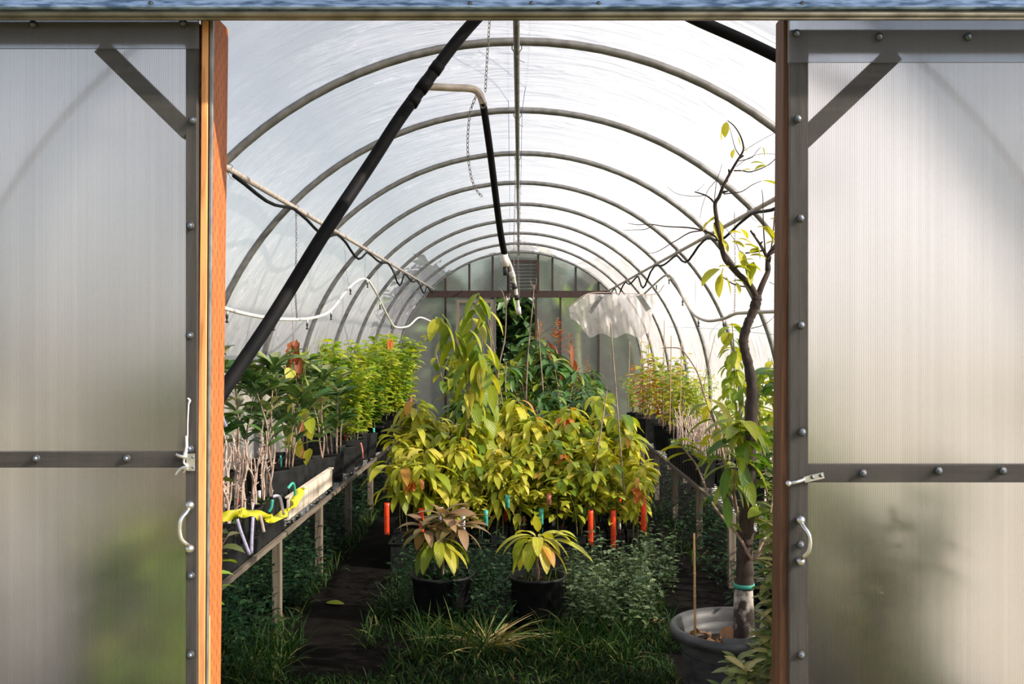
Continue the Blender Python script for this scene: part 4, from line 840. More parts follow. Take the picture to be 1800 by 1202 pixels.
# --- back centre: mangos and others
MG = dict(n=26, Lf=0.20, Wf=0.045, droop=1.6, start=0.35, cluster=0.45, up=0.3, fold=0.25)
def panicle(t, rnd, z0):
    mb = MB()
    for k in range(5):
        b = Vector((rnd.uniform(-.14,.14),rnd.uniform(-.12,.12),z0+.70+rnd.uniform(-.08,.10)))
        for i in range(34):
            h = rnd.random(); a = rnd.uniform(0,6.28); mb.leaf(b+Vector((0,0,h*.16)),(math.cos(a),math.sin(a),.5),(.075*(1-h)+.02),.012,.3,0,2)
    mb.build('flower_heads', M['org'], t)
    mb = MB()
    for i in range(16): mb.leaf((rnd.uniform(-.15,.15),rnd.uniform(-.12,.12),z0+.70+rnd.uniform(-.1,.05)),(rnd.uniform(-.6,.6),rnd.uniform(-.6,.3),-.4),.2,.032,1.4,rnd.uniform(-1,1),5)
    mb.build('young_leaves', M['brown'], t)
mg = Pool([make_plant('', ('rd',0.13,0.25),(3,0.72,0.22,0.009),MG,'dg'), make_plant('', ('rd',0.13,0.25),(4,0.55,0.22,0.009),dict(MG,n=22),'dg',tagm='teal'), make_plant('', ('rd',0.13,0.25),(3,0.80,0.18,0.008),dict(MG,Lf=.15,Wf=.06,n=26),'yg2'), make_plant('', ('rd',0.13,0.25),(2,0.9,0.15,0.008),dict(MG,Lf=.14,Wf=.06,n=12,cluster=0),'yg2')])
spots = [(-.42,8.5,1,.9),(-.12,8.45,3,.95),(.2,8.5,1,1.0),(.52,8.5,1,1.0),(-.6,8.85,3,1.0),(-.28,8.9,0,1.0),(.05,8.85,0,1.0),(.38,8.9,0,1.02),(-.5,9.35,2,1.0),(-.1,9.35,2,1.0),(.55,9.4,1,1.05),(-.3,9.9,2,1.02),(.1,9.9,2,1.1),(.5,9.95,2,1.0),(0.3,10.6,2,1.05),(-.35,10.7,2,1.0)]
for i,(x,y,k_,s_) in enumerate(spots):
    mg.put(x,y,.312,R.uniform(0,6),s_,'%s in round pot on middle table, %s back' % (['bushy plant with long dark leaves','low plant with long dark leaves','tall plant with yellowing oval leaves','sparse tall yellow-green plant'][k_], ORD[i]),'taller potted plants on the middle table',k=k_)
pm = make_plant('mango-like plant with rusty orange flower heads and hanging bronze young leaves', ('rd',0.14,0.26),(4,0.72,0.2,0.009),MG,'dg',extra=panicle,name='flowering_plant')
pm.location = (.31,9.3,.312); pm.scale = (1.22,)*3
pm2 = copy_tree(pm); pm2.location = (.60,9.8,.312); pm2.rotation_euler.z = 2; pm2.scale = (.9,)*3; pm2['label'] = 'second smaller plant with rusty flower heads, just right of the larger one'
# bare stems with forks behind the tall climber
t = thing('bare_sapling', 'bare forked brown sapling standing behind the tall yellow-green climber', 'sapling', (0,0,0))
round_pot(.10,.22,parent=t)
o_ = P(874,730,8.2)
for ch in t.children: ch.location = (o_.x, 8.2, .312)
mb = MB(); mb.tube(spline([(o_.x,8.2,.49),P(874,690,8.2),P(878,640,8.2),P(888,590,8.2),P(890,520,8.2)],5),[.010,.004],6)
mb.tube(spline([P(875,655,8.2),P(866,600,8.2),P(858,560,8.2),P(862,540,8.2)],4),[.006,.003],5); mb.tube(spline([P(890,540,8.2),P(884,515,8.2),P(876,505,8.2)],4),[.004,.002],5); mb.tube(spline([P(890,540,8.2),P(897,515,8.2)],3),[.004,.002],5)
mb.build('stem', M['stake'], t)
t = thing('bare_sapling', 'thin forked bare sapling in front of the louvre vent', 'sapling', (0,0,0))
round_pot(.10,.22,parent=t); o_ = P(925,700,9.0)
for ch in t.children: ch.location = (o_.x-.02, 8.68, .312)
mb = MB(); mb.tube(spline([(o_.x-.02,8.68,.49),P(926,660,8.68),P(930,600,8.68),P(936,540,8.68),P(939,500,8.68)],5),[.009,.004],6); mb.tube(spline([P(939,510,8.68),P(934,498,8.68),P(931,490,8.68)],3),[.003,.002],5); mb.tube(spline([P(939,510,8.68),P(943,496,8.68),P(942,488,8.68)],3),[.003,.002],5)
mb.build('stem', M['stake'], t)

# bamboo / metal stakes
def stake(a, b, label, r=.0055, mat='stake', nodes=True, name='plant_stake', group='stakes in the centre'):
    t = thing(name, label, 'stake', P(*a) if True else 0, group); o_ = P(*a)
    mb = MB(); p0 = Vector((0,0,0)); p1 = P(*b)-o_; n = 14; pts = [p0.lerp(p1,i/n) for i in range(n+1)]
    mb.tube(pts, [r,r*.8], 8); mb.build('cane', M[mat], t)
    if nodes:
        for i in (.2,.42,.63,.82):
            mb = MB(); mb.tube([p0.lerp(p1,i-.004),p0.lerp(p1,i),p0.lerp(p1,i+.004)],[r*1.0,r*1.35,r*1.0],8); mb.build('node', M[mat], t)
    return t
stake((1099,885,6.6),(1073,568,6.75),'tall thin brown stake, right and taller of the pair leaning over the centre block')
stake((1034,905,6.56),(1068,680,6.9),'leaning brown stake, left and shorter of the pair over the centre block')
stake((812,880,6.8),(826,640,7.0),'straight pale stake behind the tall climber')
stake((958,730,8.6),(945,560,8.7),'thin stake among the dark mango leaves')
stake((1222,1128,3.86),(1220,937,3.86),'short yellow bamboo cane standing in the big grey pot',.0052,'bamboo',True,'bamboo_cane')

# --- right bench: white sticks
def stick_pot(n):
    t = thing('potted_cutting', '', 'potted cutting'); square_pot(.115,.20,t); mb = MB()
    for i in range(n):
        path = stem_path(R.uniform(-.04,.04),R.uniform(-.04,.04),.17,R.uniform(.2,.36),.06,R,4,.008); mb.tube(path,[.0048,.0032],5)
    mb.build('stems', M['twigw'], t); lm = MB()
    for i in range(14): lm.leaf((R.uniform(-.05,.05),R.uniform(-.05,.05),.18),(R.uniform(-1,1),R.uniform(-1,1),1.2),R.uniform(.03,.07),.02,.8,0,2)
    lm.build('weeds', M['mg'], t); return t
sp = Pool([stick_pot(3),stick_pot(4),stick_pot(3),stick_pot(4)])
for j in range(4):
    for i in range(11):
        sp.put(1.315+j*.128, 7.0+i*.135, BZ+.002, R.choice([0,1.57,3.14]), .97, 'pale stick cuttings in black pot on right bench, %s row from aisle, %s back' % (ORD[j],ORD[i]), 'stick cuttings on the right bench')
VR = dict(n=22, Lf=.10, Wf=.055, droop=.9, start=.15, up=.4, seg=4)
vr = Pool([make_plant('', ('sq',.15,.24),(4,.62,.16,.005),VR,'yg2','twig'), make_plant('', ('sq',.15,.24),(3,.8,.12,.005),VR,'yg','twig'), make_plant('', ('sq',.15,.24),(5,.55,.18,.005),dict(VR,Lf=.07,Wf=.03,n=34),'lg','twig'), make_plant('', ('sq',.15,.24),(4,.6,.18,.005),dict(VR,Lf=.09,Wf=.03,n=30),'org','twig')])
sl = [(1.38,8.7,0),(1.60,8.75,2),(1.40,9.0,1),(1.62,9.1,2),(1.36,9.3,0),(1.6,9.4,2),(1.38,9.65,3),(1.6,9.75,2),(1.36,10.0,1),(1.58,10.1,2),(1.32,10.4,0),(1.56,10.5,2),(1.34,10.8,3),(1.56,10.95,0),(1.3,11.3,2),(1.52,11.5,2)]
for i,(x,y,k_) in enumerate(sl):
    vr.put(x,y,BZ+.002,R.uniform(0,6),R.uniform(.85,1.0),'%s behind the sticks on the right bench, %s one back' % (['mixed green and yellow leafy plant','tall yellow-leaved plant','feathery light green plant','orange-tinged leafy plant'][k_],ORD[i]),'leafy plants on the right bench',k=k_)
for i,(px,py,Y) in enumerate(((1141,560,10.0),(1168,562,9.1),(1128,555,10.8),(1180,590,8.6),(1107,600,11.8),(1198,600,8.3))):
    b = P(px-2,py,Y); stake((px-3,VY+(CAM_Z-(BZ+.22))*F/Y,Y),(px,py,Y),'thin upright cane among the right bench plants',.0045,'bamboo',False,'plant_stake','canes on the right bench')
# evergreens standing in the two front corners, seen blurred through the doors
ev = Pool([make_plant('', ('rd',.14,.24),(6,.98,.22,.007),dict(n=46,Lf=.12,Wf=.05,droop=.7,start=.05,up=.4,seg=4),'mg'), make_plant('', ('rd',.14,.24),(6,.85,.24,.007),dict(n=46,Lf=.11,Wf=.045,droop=.7,start=.05,up=.4,seg=4),'shrub')])
for i,(x,y,s_) in enumerate(((-1.18,3.42,.72),(-1.36,3.80,.85),(-1.42,3.38,.8))):
    ev.put(x,y,.002,i*2.1,s_,'green shrub blurred behind the lower left door, %s from the post' % ORD[i],'shrubs behind the doors')
for i,(x,y,s_) in enumerate(((1.16,3.30,.84),(1.38,3.5,.92),(1.33,4.05,.95),(1.38,4.65,.92),(1.36,5.3,.9))):
    ev.put(x,y,.002,i*1.7,s_,'green shrub blurred behind the lower right door, %s one inward' % ORD[i],'shrubs behind the doors')
# small centre-right low plants between island and right aisle
# --- droopy yellow plants at right, behind the tree
dr_ = Pool([make_plant('', ('sq',.16,.24),(2,1.02,.10,.006),dict(n=22,Lf=.13,Wf=.05,droop=2.2,start=.35,up=.1,seg=5),'yg2','gstem'), make_plant('', ('sq',.16,.24),(3,.8,.14,.006),dict(n=22,Lf=.12,Wf=.06,droop=1.6,start=.25,up=.2,seg=5),'yg2','gstem')])
for i,(x,y,s_) in enumerate(((1.36,6.25,.98),(1.52,6.45,.95),(1.40,6.65,.85),(1.62,6.15,.95))):
    dr_.put(x,y,BZ+.002,i*1.3,s_,'drooping yellow-green plant behind the tree trunk on the right bench, %s one back' % ORD[i],'drooping plants on the right bench')

# ---------------------------------------------------------------- front round pots
def whorl(t, c, n, Lf, Wf, mat, droop, rnd, up=.5, name='foliage', fold=.2):
    mb = MB()
    for i in range(n):
        a = i*2.39996+rnd.uniform(-.2,.2); e = up*(1-2*(i/n))+.3; d = Vector((math.cos(a),math.sin(a),e)); s_ = rnd.uniform(.75,1.1)
        mb.leaf(Vector(c)+Vector((math.cos(a)*.012,math.sin(a)*.012,-.05*i/n)), d, Lf*s_, Wf*s_, droop*rnd.uniform(.7,1.2), rnd.uniform(-.3,.3), 8, fold, .9)
    return mb.build(name, M[mat], t)
cx = P(945,0,5.2).x; t = thing('potted_plant', 'small plant with big glossy yellow-green leaves in the round black pot, front centre', 'potted plant', (cx,5.2,0), 'front round potted plants')
round_pot(.148,.275,parent=t)
mb = MB(); mb.tube(spline([(0,0,.24),(.004,0,.29),(-.004,0,.34),(.006,0,.40),(.0,0,.44)],4),[.0085,.007],8); mb.tube(spline([(.0,0,.37),(-.03,.02,.41),(-.05,0,.45)],4),[.005,.003],6); mb.tube(spline([(.0,0,.38),(.05,0,.42),(.07,-.01,.46)],4),[.005,.003],6); mb.build('stem', M['twig'], t)
RL = random.Random(3)
whorl(t,(0,0,.475),15,.20,.068,'yg',1.8,RL,.45); 
mb = MB()
for (x,z,dx,dy,dz,L_,W_,dp) in ((-.03,.48,-1,-.2,.35,.23,.06,1.5),(.06,.46,1,-.3,.15,.27,.075,1.1),(.02,.45,.15,-.6,-.1,.19,.065,2.2),(-.01,.46,-.25,-.7,0,.2,.075,2.2),(.07,.48,.7,-.2,.7,.15,.05,1.6),(-.05,.47,-.6,-.6,.1,.17,.06,2.4),(0,.5,-.1,-.2,1,.10,.05,.6),(.08,.47,.8,.3,.5,.16,.05,1.5)):
    mb.leaf((x,-.02,z),(dx,dy,dz),L_,W_,dp,0,9,.18,.9)
mb.build('foliage', M['yg'], t)
mb = MB()
for i in range(24): a = R.uniform(0,6.28); rr = R.uniform(.03,.12); mb.leaf((rr*math.cos(a),rr*math.sin(a),.235),(R.uniform(-.3,.3),R.uniform(-.3,.3),1),R.uniform(.05,.11),.006,.5,0,3)
mb.build('grass', M['grass'], t)
cx = P(778,0,5.3).x; t = thing('potted_plant', 'small plant with bronze and olive leaves in the round black pot, front left', 'potted plant', (cx,5.3,0), 'front round potted plants')
round_pot(.168,.26,parent=t)
mb = MB(); mb.tube(spline([(0,0,.22),(.003,0,.34),(-.004,0,.44),(.0,0,.60)],4),[.007,.004],8); mb.tube(spline([(0,0,.40),(-.05,0,.47),(-.08,0,.52)],4),[.004,.003],6); mb.tube(spline([(0,0,.42),(.05,0,.47),(.07,0,.55)],4),[.004,.003],6); mb.build('stem', M['twig'], t)
whorl(t,(0,0,.58),17,.18,.052,'brz',.9,RL,.7); whorl(t,(-.09,-.01,.52),15,.18,.054,'brz',1.0,RL,.6); whorl(t,(.09,-.01,.53),15,.17,.05,'brz',1.1,RL,.7); whorl(t,(-.02,-.02,.44),14,.21,.066,'yg2',2.6,RL,-.1,'lower_leaves')
mb = MB()
for i in range(70): a = R.uniform(0,6.28); rr = R.uniform(.02,.15); mb.leaf((rr*math.cos(a),rr*math.sin(a),.225),(R.uniform(-.7,.7),R.uniform(-.7,.7),1),R.uniform(.04,.12),.018,1.2,0,3)
mb.build('weeds', M['weed'], t)

# ---------------------------------------------------------------- potted tree at right
TY = 3.9; tp = P(1300,0,TY); t = thing('potted_tree', 'gnarled bare-limbed fruit tree in a wide grey pot at right of the doorway', 'potted tree', (tp.x,TY,0))
OX = Vector((tp.x,TY,0)); r = .262; h = .385
mb = MB(); mb.lathe([(.0001,0),(r*.70,0),(r*.72,.012),(r*.86,h*.78),(r*.88,h*.86),(r*1.0,h*.89),(r*1.045,h*.93),(r*1.045,h*.97),(r*1.0,h),(r*.93,h*.985),(r*.89,h*.90),(r*.85,h*.70)],n=56); mb.build('pot', M['bigpot'], t)
mb = MB(); mb.lathe([(r*.87,h*.74),(r*.5,h*.76),(.0001,h*.77)],n=28); mb.build('soil', M['soil'], t)
def TP(pts, y0=TY, y1=None):
    y1 = y1 or y0; n = len(pts); return [P(px,py,y0+(y1-y0)*i/(n-1))-OX for i,(px,py) in enumerate(pts)]
mb = MB(); tr = spline(TP([(1308,1150),(1308,1105),(1307,1050),(1308,1025)]),5); mb.tube(tr,[.045,.034],14); tag(mb.build('trunk_base', M['whitebark'], t), 'peeling white painted trunk base')
mb = MB(); mb.tube([P(1308,1032,TY)-OX,P(1308,1025,TY)-OX],[.0415,.0410],14); mb.build('blue_band', M['teal'], t)
trunk = [(1308,1034),(1309,1000),(1310,960),(1314,900),(1317,840),(1318,780),(1321,720),(1322,684),(1316,643),(1309,615),(1307,596),(1314,570),(1322,552),(1329,532),(1331,518)]
rad = [.038,.034,.030,.028,.027,.026,.026,.022,.019,.0175,.019,.017,.017,.021,.017]
tr = TP(trunk); sp_ = spline(tr,5); rr_ = []
for i in range(len(sp_)): f = i/5; k_ = min(int(f),len(rad)-2); rr_.append((rad[k_]+(rad[k_+1]-rad[k_])*(f-k_))*(1+.07*math.sin(i*1.7)+.06*math.sin(i*3.1+1)))
mb = MB(); mb.tube(sp_, rr_, 12)
mb.tube(spline(TP([(1331,524),(1318,500),(1299,483),(1282,465),(1273,452),(1266,423),(1262,400),(1259,380),(1257,358),(1264,346),(1270,330),(1279,312),(1288,296),(1297,281),(1304,270),(1307,259),(1302,240),(1291,222),(1279,212)],3.9,3.75),3),[.0125,.0018],8)
mb.tube(spline(TP([(1331,524),(1340,500),(1349,480),(1351,468),(1347,450),(1340,436),(1333,425),(1319,405)],3.9,3.98),3),[.0125,.004],8)
mb.tube(spline(TP([(1349,476),(1350,452),(1356,440),(1366,427),(1377,417),(1395,405)],3.9,3.9),3),[.010,.004],7)
mb.build('trunk', M['bark'], t)
tw = [([(1263,420),(1248,410),(1236,405),(1209,400),(1170,398),(1143,394),(1120,395),(1104,392)],.0045,.0010),([(1150,394),(1135,403),(1115,404),(1093,405)],.002,.0008),([(1236,405),(1212,409),(1190,422),(1179,428),(1160,440),(1145,445),(1131,443)],.003,.0009),
 ([(1257,358),(1250,350),(1240,343),(1221,337)],.0045,.0025),([(1240,343),(1222,345),(1200,343),(1185,338),(1173,328)],.0015,.0007),([(1258,352),(1268,332),(1260,318),(1252,325),(1244,335),(1235,360),(1230,384)],.0022,.0008),([(1256,352),(1259,322),(1266,300),(1269,288)],.0018,.0008),([(1225,336),(1232,330),(1238,323)],.0012,.0007),
 ([(1272,341),(1290,339),(1305,336),(1322,325),(1338,318)],.0026,.0014),([(1290,300),(1305,300),(1320,302),(1347,292),(1362,280),(1374,265),(1392,268)],.0032,.0010),([(1298,283),(1312,280),(1323,276),(1330,266),(1338,258)],.0020,.0010),([(1294,293),(1310,281),(1330,272),(1350,270),(1375,273)],.0014,.0007),
 ([(1308,265),(1325,254),(1344,243),(1377,226),(1395,220)],.0012,.0008),([(1300,273),(1293,262),(1288,245),(1283,225)],.0022,.0009),([(1311,504),(1298,502),(1287,498),(1275,490),(1266,483)],.0035,.0018),([(1355,442),(1359,410),(1362,370),(1367,335),(1368,319),(1377,318)],.003,.0012),([(1345,442),(1342,400),(1341,350),(1339,333)],.003,.0012),
 ([(1320,505),(1312,480),(1305,455),(1290,420),(1270,395),(1262,385)],.0018,.0009),([(1343,440),(1325,443),(1310,445)],.004,.003),([(1350,450),(1362,442),(1377,436)],.005,.003),([(1352,495),(1362,500),(1377,498)],.0014,.0008),([(1320,577),(1340,572),(1355,562),(1366,550)],.0018,.0008)]
mb = MB()
for pts,a,b in tw: mb.tube(spline(TP(pts,3.88),3),[a,b],5)
for (px,py) in ((1278,318),(1283,305),(1270,338),(1300,277),(1262,400),(1268,440),(1290,472),(1352,460),(1358,440),(1335,430),(1326,414),(1365,424),(1372,424)):
    q = P(px,py,3.86)-OX; mb.tube([q,q+Vector((R.uniform(-.02,.02),-.012,R.uniform(.0,.02)))],[.006,.003],6)
mb.build('twigs', M['bark'], t)
mb = MB()
def tl(px,py,dx,dz,Lp,Wp,dp=.9,y=3.86):
    mb.leaf(P(px,py,y)-OX,(dx,R.uniform(-.4,.1),dz),Lp*1.15*3.86/F,Wp*1.6*3.86/F,dp,R.uniform(-.5,.5),6,.25,.9)
for q in ((1277,214,-.2,-1,26,9),(1270,226,-.1,-1,20,8),(1296,240,.4,-1,18,6),(1304,256,.8,-.5,16,5),(1290,262,-.3,-1,16,6),(1340,258,.3,-1,16,7),(1345,290,-.6,.4,24,9),(1350,292,-1,.2,24,7),(1320,299,-1,.3,20,6),(1338,318,1,.1,40,14),(1378,316,.6,-.2,20,9),
 (1262,384,-1,.1,34,15,1.6),(1260,386,.1,-1,32,13),(1262,395,.2,-1,36,12),(1255,386,-.8,-.2,24,10),(1268,420,.6,-.8,24,10),(1285,425,.7,0,24,9),(1295,420,.8,.1,26,10),(1282,410,.9,.4,22,8),(1300,440,.3,-1,30,12),(1306,430,.9,.1,30,10),(1310,455,.2,-1,34,13),(1318,450,.9,.3,28,11),(1330,400,.8,.3,22,9),(1340,398,.8,-.4,30,10),(1360,380,.7,-.2,26,10),(1352,385,.8,.1,24,9),(1314,420,-.2,.5,20,9),(1336,440,-.8,.2,20,9),(1325,460,-.4,-1,30,12),(1315,470,.1,-1,30,10),(1312,465,.9,0,26,9),
 (1266,473,-.9,-.2,40,17,1.2),(1272,470,-.2,-1,30,11),(1268,480,-.2,-1,40,13),(1275,485,.4,-1,32,11),(1290,470,.8,.2,28,11),(1282,470,-.9,.5,20,9),(1300,462,.6,.5,24,10),(1285,495,.7,.3,22,9),(1294,496,.4,-1,20,8),(1330,430,.3,-1,26,9),(1345,430,.6,.5,18,8),(1350,410,.5,-.6,20,8),(1366,400,.4,-.8,18,7)): tl(*q)
mb.build('sparse_leaves', M['yg'], t)
# suckers with large leaves
suck = [([(1322,985),(1300,945),(1275,915),(1251,883),(1238,850),(1224,817),(1207,795),(1193,773)],3.85,4.0,.006),([(1320,985),(1305,930),(1285,870),(1272,810),(1262,760),(1250,720),(1243,700)],3.9,4.1,.0055),([(1325,985),(1345,940),(1357,880),(1362,800),(1366,720),(1370,650)],3.85,4.0,.006),([(1324,985),(1340,950),(1350,900),(1345,830),(1336,760),(1330,720)],3.95,4.15,.0045),([(1326,985),(1350,955),(1375,920),(1392,880)],3.8,3.8,.005),([(1300,920),(1290,850),(1300,790),(1302,740)],3.9,3.75,.004),
 ([(1262,760),(1240,700),(1228,660),(1215,636),(1197,614),(1180,611),(1164,612)],4.05,4.2,.004),([(1235,690),(1243,650),(1252,610),(1258,586)],4.1,4.1,.002)]
sm = MB(); spaths = []
for pts,a,b,r_ in suck:
    q = spline(TP(pts,a,b),4); spaths.append(q); sm.tube(q,[r_,r_*.45],6)
sm.build('suckers', M['twig'], t)
RT = random.Random(11)
mb = MB()
put_leaves(mb,spaths[0],9,.12,.035,.9,RT,.82,.3,.1,6); put_leaves(mb,spaths[1],14,.15,.048,1.8,RT,.3,0,.2,7); put_leaves(mb,spaths[5],16,.16,.05,1.9,RT,.3,.2,.1,7)
mb.build('drooping_leaves', M['yg2'], t)
mb = MB()
put_leaves(mb,spaths[2],54,.15,.052,1.0,RT,.25,.1,.4,7); put_leaves(mb,spaths[3],22,.13,.045,1.3,RT,.35,0,.3,6); put_leaves(mb,spaths[4],10,.09,.035,1.2,RT,.3,0,.3,5); put_leaves(mb,spaths[5],10,.15,.05,1.6,RT,.6,0,.2,7); put_leaves(mb,spaths[0],6,.06,.022,1.0,RT,.2,0,.3,5)
for (px,py,dx,dz,Lp) in ((1290,754,-1,.15,50),(1285,752,1,.2,52),(1300,760,.3,-1,60),(1300,805,.25,-1,80),(1280,820,-.3,-.9,62),(1270,850,-.5,-.7,44),(1290,845,.4,-.8,50),(1262,800,-.8,-.6,50),(1315,800,.6,-.8,46),(1275,870,.1,-1,60),(1262,845,.9,-.4,40)):
    mb.leaf(P(px,py,3.8)-OX,(dx,-.35,dz),Lp*3.8/F,Lp*.30*3.8/F,.9,RT.uniform(-.3,.3),8,.22,.9)
mb.build('foliage', M['mg'], t)
mb = MB()
for (px,py,dx,dz,Lp) in ((1288,742,.6,.4,30),(1295,750,.5,-1,34),(1296,756,.1,-1,30),(1288,750,-.2,-1,26),(1242,700,.3,-.7,24)):
    mb.leaf(P(px,py,3.78)-OX,(dx,-.4,dz),Lp*3.8/F,Lp*.42*3.8/F,1.0,0,6,.2)
tag(mb.build('yellow_leaves', M['yg'], t), 'bright yellow leaves')
# litter and little black tray in the pot
for i,(dx,dy,rz_,lab) in enumerate(((-.16,-.05,.3,'flat tan dead leaf beside the bamboo cane in the grey pot'),(-.10,.06,2.2,'curled rust-brown dead leaf in the grey pot'),(-.06,-.01,4.0,'tan dead leaf against the white trunk base in the grey pot'),(-.05,.13,5.2,'long curled dead leaf at the back of the grey pot'),(-.12,-.12,1.2,'small tan dead leaf at the front of the grey pot'))):
    mb = MB(); mb.leaf((0,0,0),(math.cos(rz_),math.sin(rz_),.35),.12,.065,.9,.3*i,7,.35,.9,.25)
    o = tag(mb.build('dead_leaf', M['litter']), lab, 'dead leaf', 'dead leaves in the big pot'); o.location = OX+Vector((dx,dy,.315))
mb = MB(); mb.box((0,0,0),(.16,.06,.006),m=Matrix.Rotation(.5,3,'X')); mb.box((0,-.028,-.030),(.16,.004,.045)); o = tag(mb.build('plastic_scrap', M['bigpot'],None,False), 'dark grey folded plastic strip lying in front of the trunk in the pot', 'plastic strip'); o.location = OX+Vector((-.01,-.13,.345)); o.rotation_euler.z = .08
# leafy evergreen shrub in front right
t = thing('evergreen_shrub', 'low glossy evergreen shrub against the right door post in front of the grey pot', 'shrub', (P(1335,0,3.45).x,3.45,0))
O2 = Vector((P(1335,0,3.45).x,3.45,0)); sm = MB(); lm = MB()
for (px,py,Y) in ((1296,1160,3.4),(1350,1120,3.5),(1330,1180,3.35),(1362,1060,3.5),(1366,1000,3.55),(1355,1180,3.5),(1345,1150,3.6),(1368,930,3.6),(1368,1110,3.4),(1275,1215,3.35),(1320,1230,3.35),(1372,1150,3.45),(1310,1175,3.3),(1368,1040,3.45),(1358,1090,3.4),(1372,980,3.5),(1340,1200,3.4),(1360,1140,3.35),(1300,1200,3.3),(1370,900,3.55),(1352,1030,3.55)):
    e = P(px,py,Y)-O2; q = spline([Vector((R.uniform(-.03,.03),R.uniform(-.03,.03),0)), Vector((e.x*.6,e.y*.5,e.z*.5)), e],4); sm.tube(q,[.006,.003],6)
    for i in range(14):
        a = i*2.4; d = Vector((math.cos(a),math.sin(a),.8-.08*i)); lm.leaf(e-Vector((0,0,.004*i)),d,R.uniform(.065,.095),R.uniform(.026,.034),.5,R.uniform(-.3,.3),5,.2)
    put_leaves(lm,q,8,.075,.028,.6,R,.4,0,.4,5)
sm.build('stem', M['twig'], t); lm.build('foliage', M['shrub'], t)

# ---------------------------------------------------------------- tags and tape at left bench
def px_ribbon(pts, wd, mat, name, label, cat, nrm=Vector((0,-1,0)), group=None):
    if nrm == 'twist': nrm = [Vector((.3,-1,.5+1.1*math.sin(i*.42))) for i in range((len(pts)-1)*5+1)]
    mb = MB(); mb.ribbon(spline([P(*p) for p in pts],5), wd, nrm); return tag(mb.build(name, M[mat]), label, cat, group)
px_ribbon([(360,915,4.26),(388,911,4.28),(410,904,4.31),(430,901,4.34),(445,903,4.38),(462,908,4.42),(478,911,4.50),(492,908,4.60),(505,898,4.75),(517,882,4.90),(526,868,5.02),(531,862,5.1)], .046, 'yellow', 'barrier_tape', 'yellow plastic tape draped along the pots at the near end of left bench', 'tape', 'twist')
def lil(a,b,c,lab,mat='lilac'): px_ribbon([a,b,c],.013,mat,'pot_label_strip',lab,'plant label',Vector((0.2,-1,0)),'strip labels on the left bench')
lil((417,912,4.24),(424,935,4.24),(439,975,4.25),'lilac printed strip label leaning right below the yellow tape'); lil((445,908,4.3),(443,940,4.28),(442,972,4.27),'lilac printed strip label hanging straight down beside the leaning one')
lil((480,872,4.5),(492,874,4.55),(499,905,4.6),'lilac strip label looped over a pot rim above the yellow tape'); lil((389,722,4.3),(392,735,4.3),(398,750,4.3),'pale lilac label hanging beside the wooden door post')
lil((479,878,4.5),(477,892,4.5),(472,900,4.5),'short green strip label below the lilac loop','teal'); lil((506,858,4.9),(516,850,4.95),(520,880,5.0),'green strip label looped over the pots beside the cream trough','teal'); lil((457,905,4.4),(461,920,4.4),(464,935,4.4),'cream strip label hanging behind the yellow tape','cream')
lil((634,778,8.05),(637,792,8.05),(638,806,8.05),'pink-white strip label on the pots beyond the cream trough','pink')
for (px,py,Y,m_,lab) in ((706,720,10.9,'orange','small orange strip tag on the left bench pots, middle distance'),(692,735,10.2,'orange','small red strip tag nearer along the left bench pots'),(657,752,8.8,'teal','small green strip tag on the left bench pots'),(716,714,11.4,'teal','small green strip tag farther along the left bench pots')):
    px_ribbon([(px,py,Y),(px+1,py+14,Y),(px+4,py+28,Y)],.02,m_,'pot_label_strip',lab,'plant label',Vector((.6,-1,0)),'strip labels on the left bench')

# ---------------------------------------------------------------- weeds and grass (nobody could count them)
def weed_patch(name, label, regions, n, hmin, hmax, Ls, seed, mat='weed'):
    rnd = random.Random(seed); mb = MB()
    for _ in range(n):
        x0,x1,y0,y1,wt = rnd.choices(regions, [q[4] for q in regions])[0]
        x = rnd.uniform(x0,x1); y = rnd.uniform(y0,y1); h = rnd.uniform(hmin,hmax); lx = rnd.uniform(-.06,.06); ly = rnd.uniform(-.06,.06)
        k = int(5+h*28)
        for i in range(k):
            t_ = (i+.6)/k; a = i*2.4+x*40; s_ = Ls*rnd.uniform(.6,1.3)
            mb.leaf((x+lx*t_,y+ly*t_,h*t_),(math.cos(a),math.sin(a),.35+rnd.uniform(-.2,.5)),s_,s_*.42,.6,rnd.uniform(-.5,.5),2)
        mb.tube([(x,y,0),(x+lx,y+ly,h)],[.0018,.001],3,False)
    return tag(mb.build(name, M[mat]), label, 'weeds', None, 'stuff')
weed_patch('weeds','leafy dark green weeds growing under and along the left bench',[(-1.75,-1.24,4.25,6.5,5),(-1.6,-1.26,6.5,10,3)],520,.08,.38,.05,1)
weed_patch('weeds','weeds growing between and around the two round pots in front',[(-.38,-.12,5.0,5.9,3),(-.75,-.5,5.2,6.2,2),(-.15,-.02,5.0,5.4,1),(-.35,.1,5.7,6.3,3)],230,.08,.34,.042,2)
weed_patch('weeds','bushy weeds right of the centre pot in front of the black tray',[(.28,.75,5.1,6.2,4),(.7,.95,5.9,6.7,1),(.24,.5,5.0,5.4,1)],300,.10,.34,.046,3,'weed_dappled')
weed_patch('weeds','dark weeds growing under the right bench',[(1.2,1.75,5.2,8.5,3),(1.15,1.7,8,11,1)],300,.06,.34,.05,4)
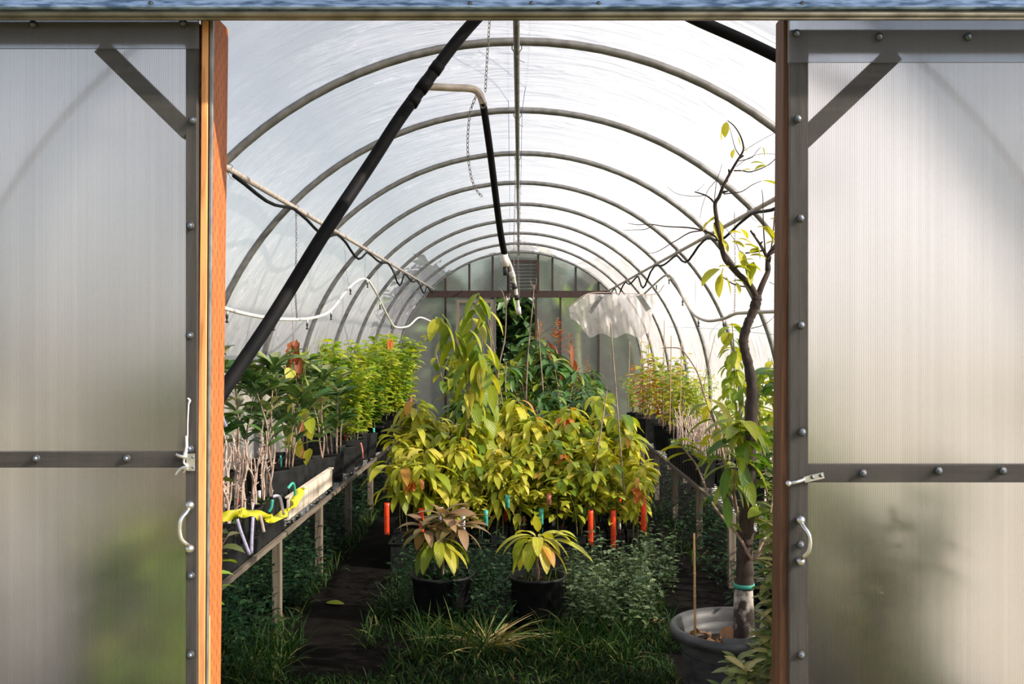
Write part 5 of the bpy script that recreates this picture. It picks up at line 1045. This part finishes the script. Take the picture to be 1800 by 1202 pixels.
def grass_patch(label, regions, n, hmin, hmax, seed, mat='grass', w_=.005, dens=None):
    rnd = random.Random(seed); mb = MB()
    for _ in range(n):
        x0,x1,y0,y1,wt = rnd.choices(regions, [q[4] for q in regions])[0]
        x = rnd.uniform(x0,x1); y = rnd.uniform(y0,y1); a = rnd.uniform(0,6.28); s_ = rnd.uniform(.15,.8); h = rnd.uniform(hmin,hmax)
        mb.leaf((x,y,0),(s_*math.cos(a),s_*math.sin(a),1),h,w_*rnd.uniform(.7,1.4),rnd.uniform(.3,1.8),rnd.uniform(-1,1),4,.3,.6)
    return tag(mb.build('grass', M[mat]), label, 'grass', None, 'stuff')
grass_patch('short green grass just inside the doorway',[(-1.5,-1.08,4.0,4.9,3),(-.62,.7,4.0,4.75,4),(.0,.8,4.75,5.1,1.5),(-1.1,-.6,4.0,4.40,.9)],8000,.025,.085,5)
grass_patch('longer grass blades at the left corner of the doorway',[(-1.5,-1.05,4.2,4.9,3),(-.5,-.1,4.6,5.1,2),(.1,.55,4.6,5.1,2)],1500,.10,.24,6)
grass_patch('thin grass along the edges of the dirt paths',[(-.80,-.5,4.8,6.4,2),(-1.3,-1.17,5,9,2),(.5,.82,5.0,6.4,2),(1.1,1.25,6.5,10,1)],2000,.05,.16,8)
rnd = random.Random(9); mb = MB()
for i in range(120):
    a = rnd.uniform(0,6.28); mb.leaf((-.16+rnd.uniform(-.04,.04),4.85+rnd.uniform(-.04,.04),.0),(math.cos(a)*1.1,math.sin(a)*.9,rnd.uniform(.35,1)),rnd.uniform(.2,.42),.008,rnd.uniform(.3,1.3),rnd.uniform(-1,1),6,.4,.5)
tag(mb.build('grass_tuft', M['straw']), 'sprawling straw-tinged grass tuft in front of the round pots', 'grass', None)
# sunlit clumps of wide weeds at far left corner and others
mb = MB(); mb.leaf((0,0,0),(1,-.25,.12),.115,.05,.25,.2,8,.15,.85); o = tag(mb.build('fallen_leaf', M['yg2']), 'single yellow-green leaf fallen on the dark dirt path at left', 'leaf'); q = P(573,1062,0.1); o.location = ((573-VX)*5.64/F,5.64,.012)
mb = MB(); mb.leaf((0,0,0),(1,.3,.15),.07,.035,.4,.5,6,.3); o = tag(mb.build('fallen_leaf', M['litter']), 'small brown leaf fallen on the dark ground left of the grey pot', 'leaf'); o.location = (.70,5.25,.012)
t = thing('dandelion', 'dandelion seed head among the weeds right of the black tray', 'flower', ((1133-VX)*6.0/F,6.0,0))
mb = MB(); mb.tube([(0,0,0),(.01,0,.14),(0,0,.27)],.0018,5); mb.build('stem', M['gstem'], t)
mb = MB(); 
for i in range(60):
    a = rnd.uniform(0,6.28); z_ = rnd.uniform(-1,1); q = math.sqrt(1-z_*z_); mb.leaf((0,0,.27),(q*math.cos(a),q*math.sin(a),z_),.018,.003,0,0,1)
mb.build('seed_head', M['wtag'], t)
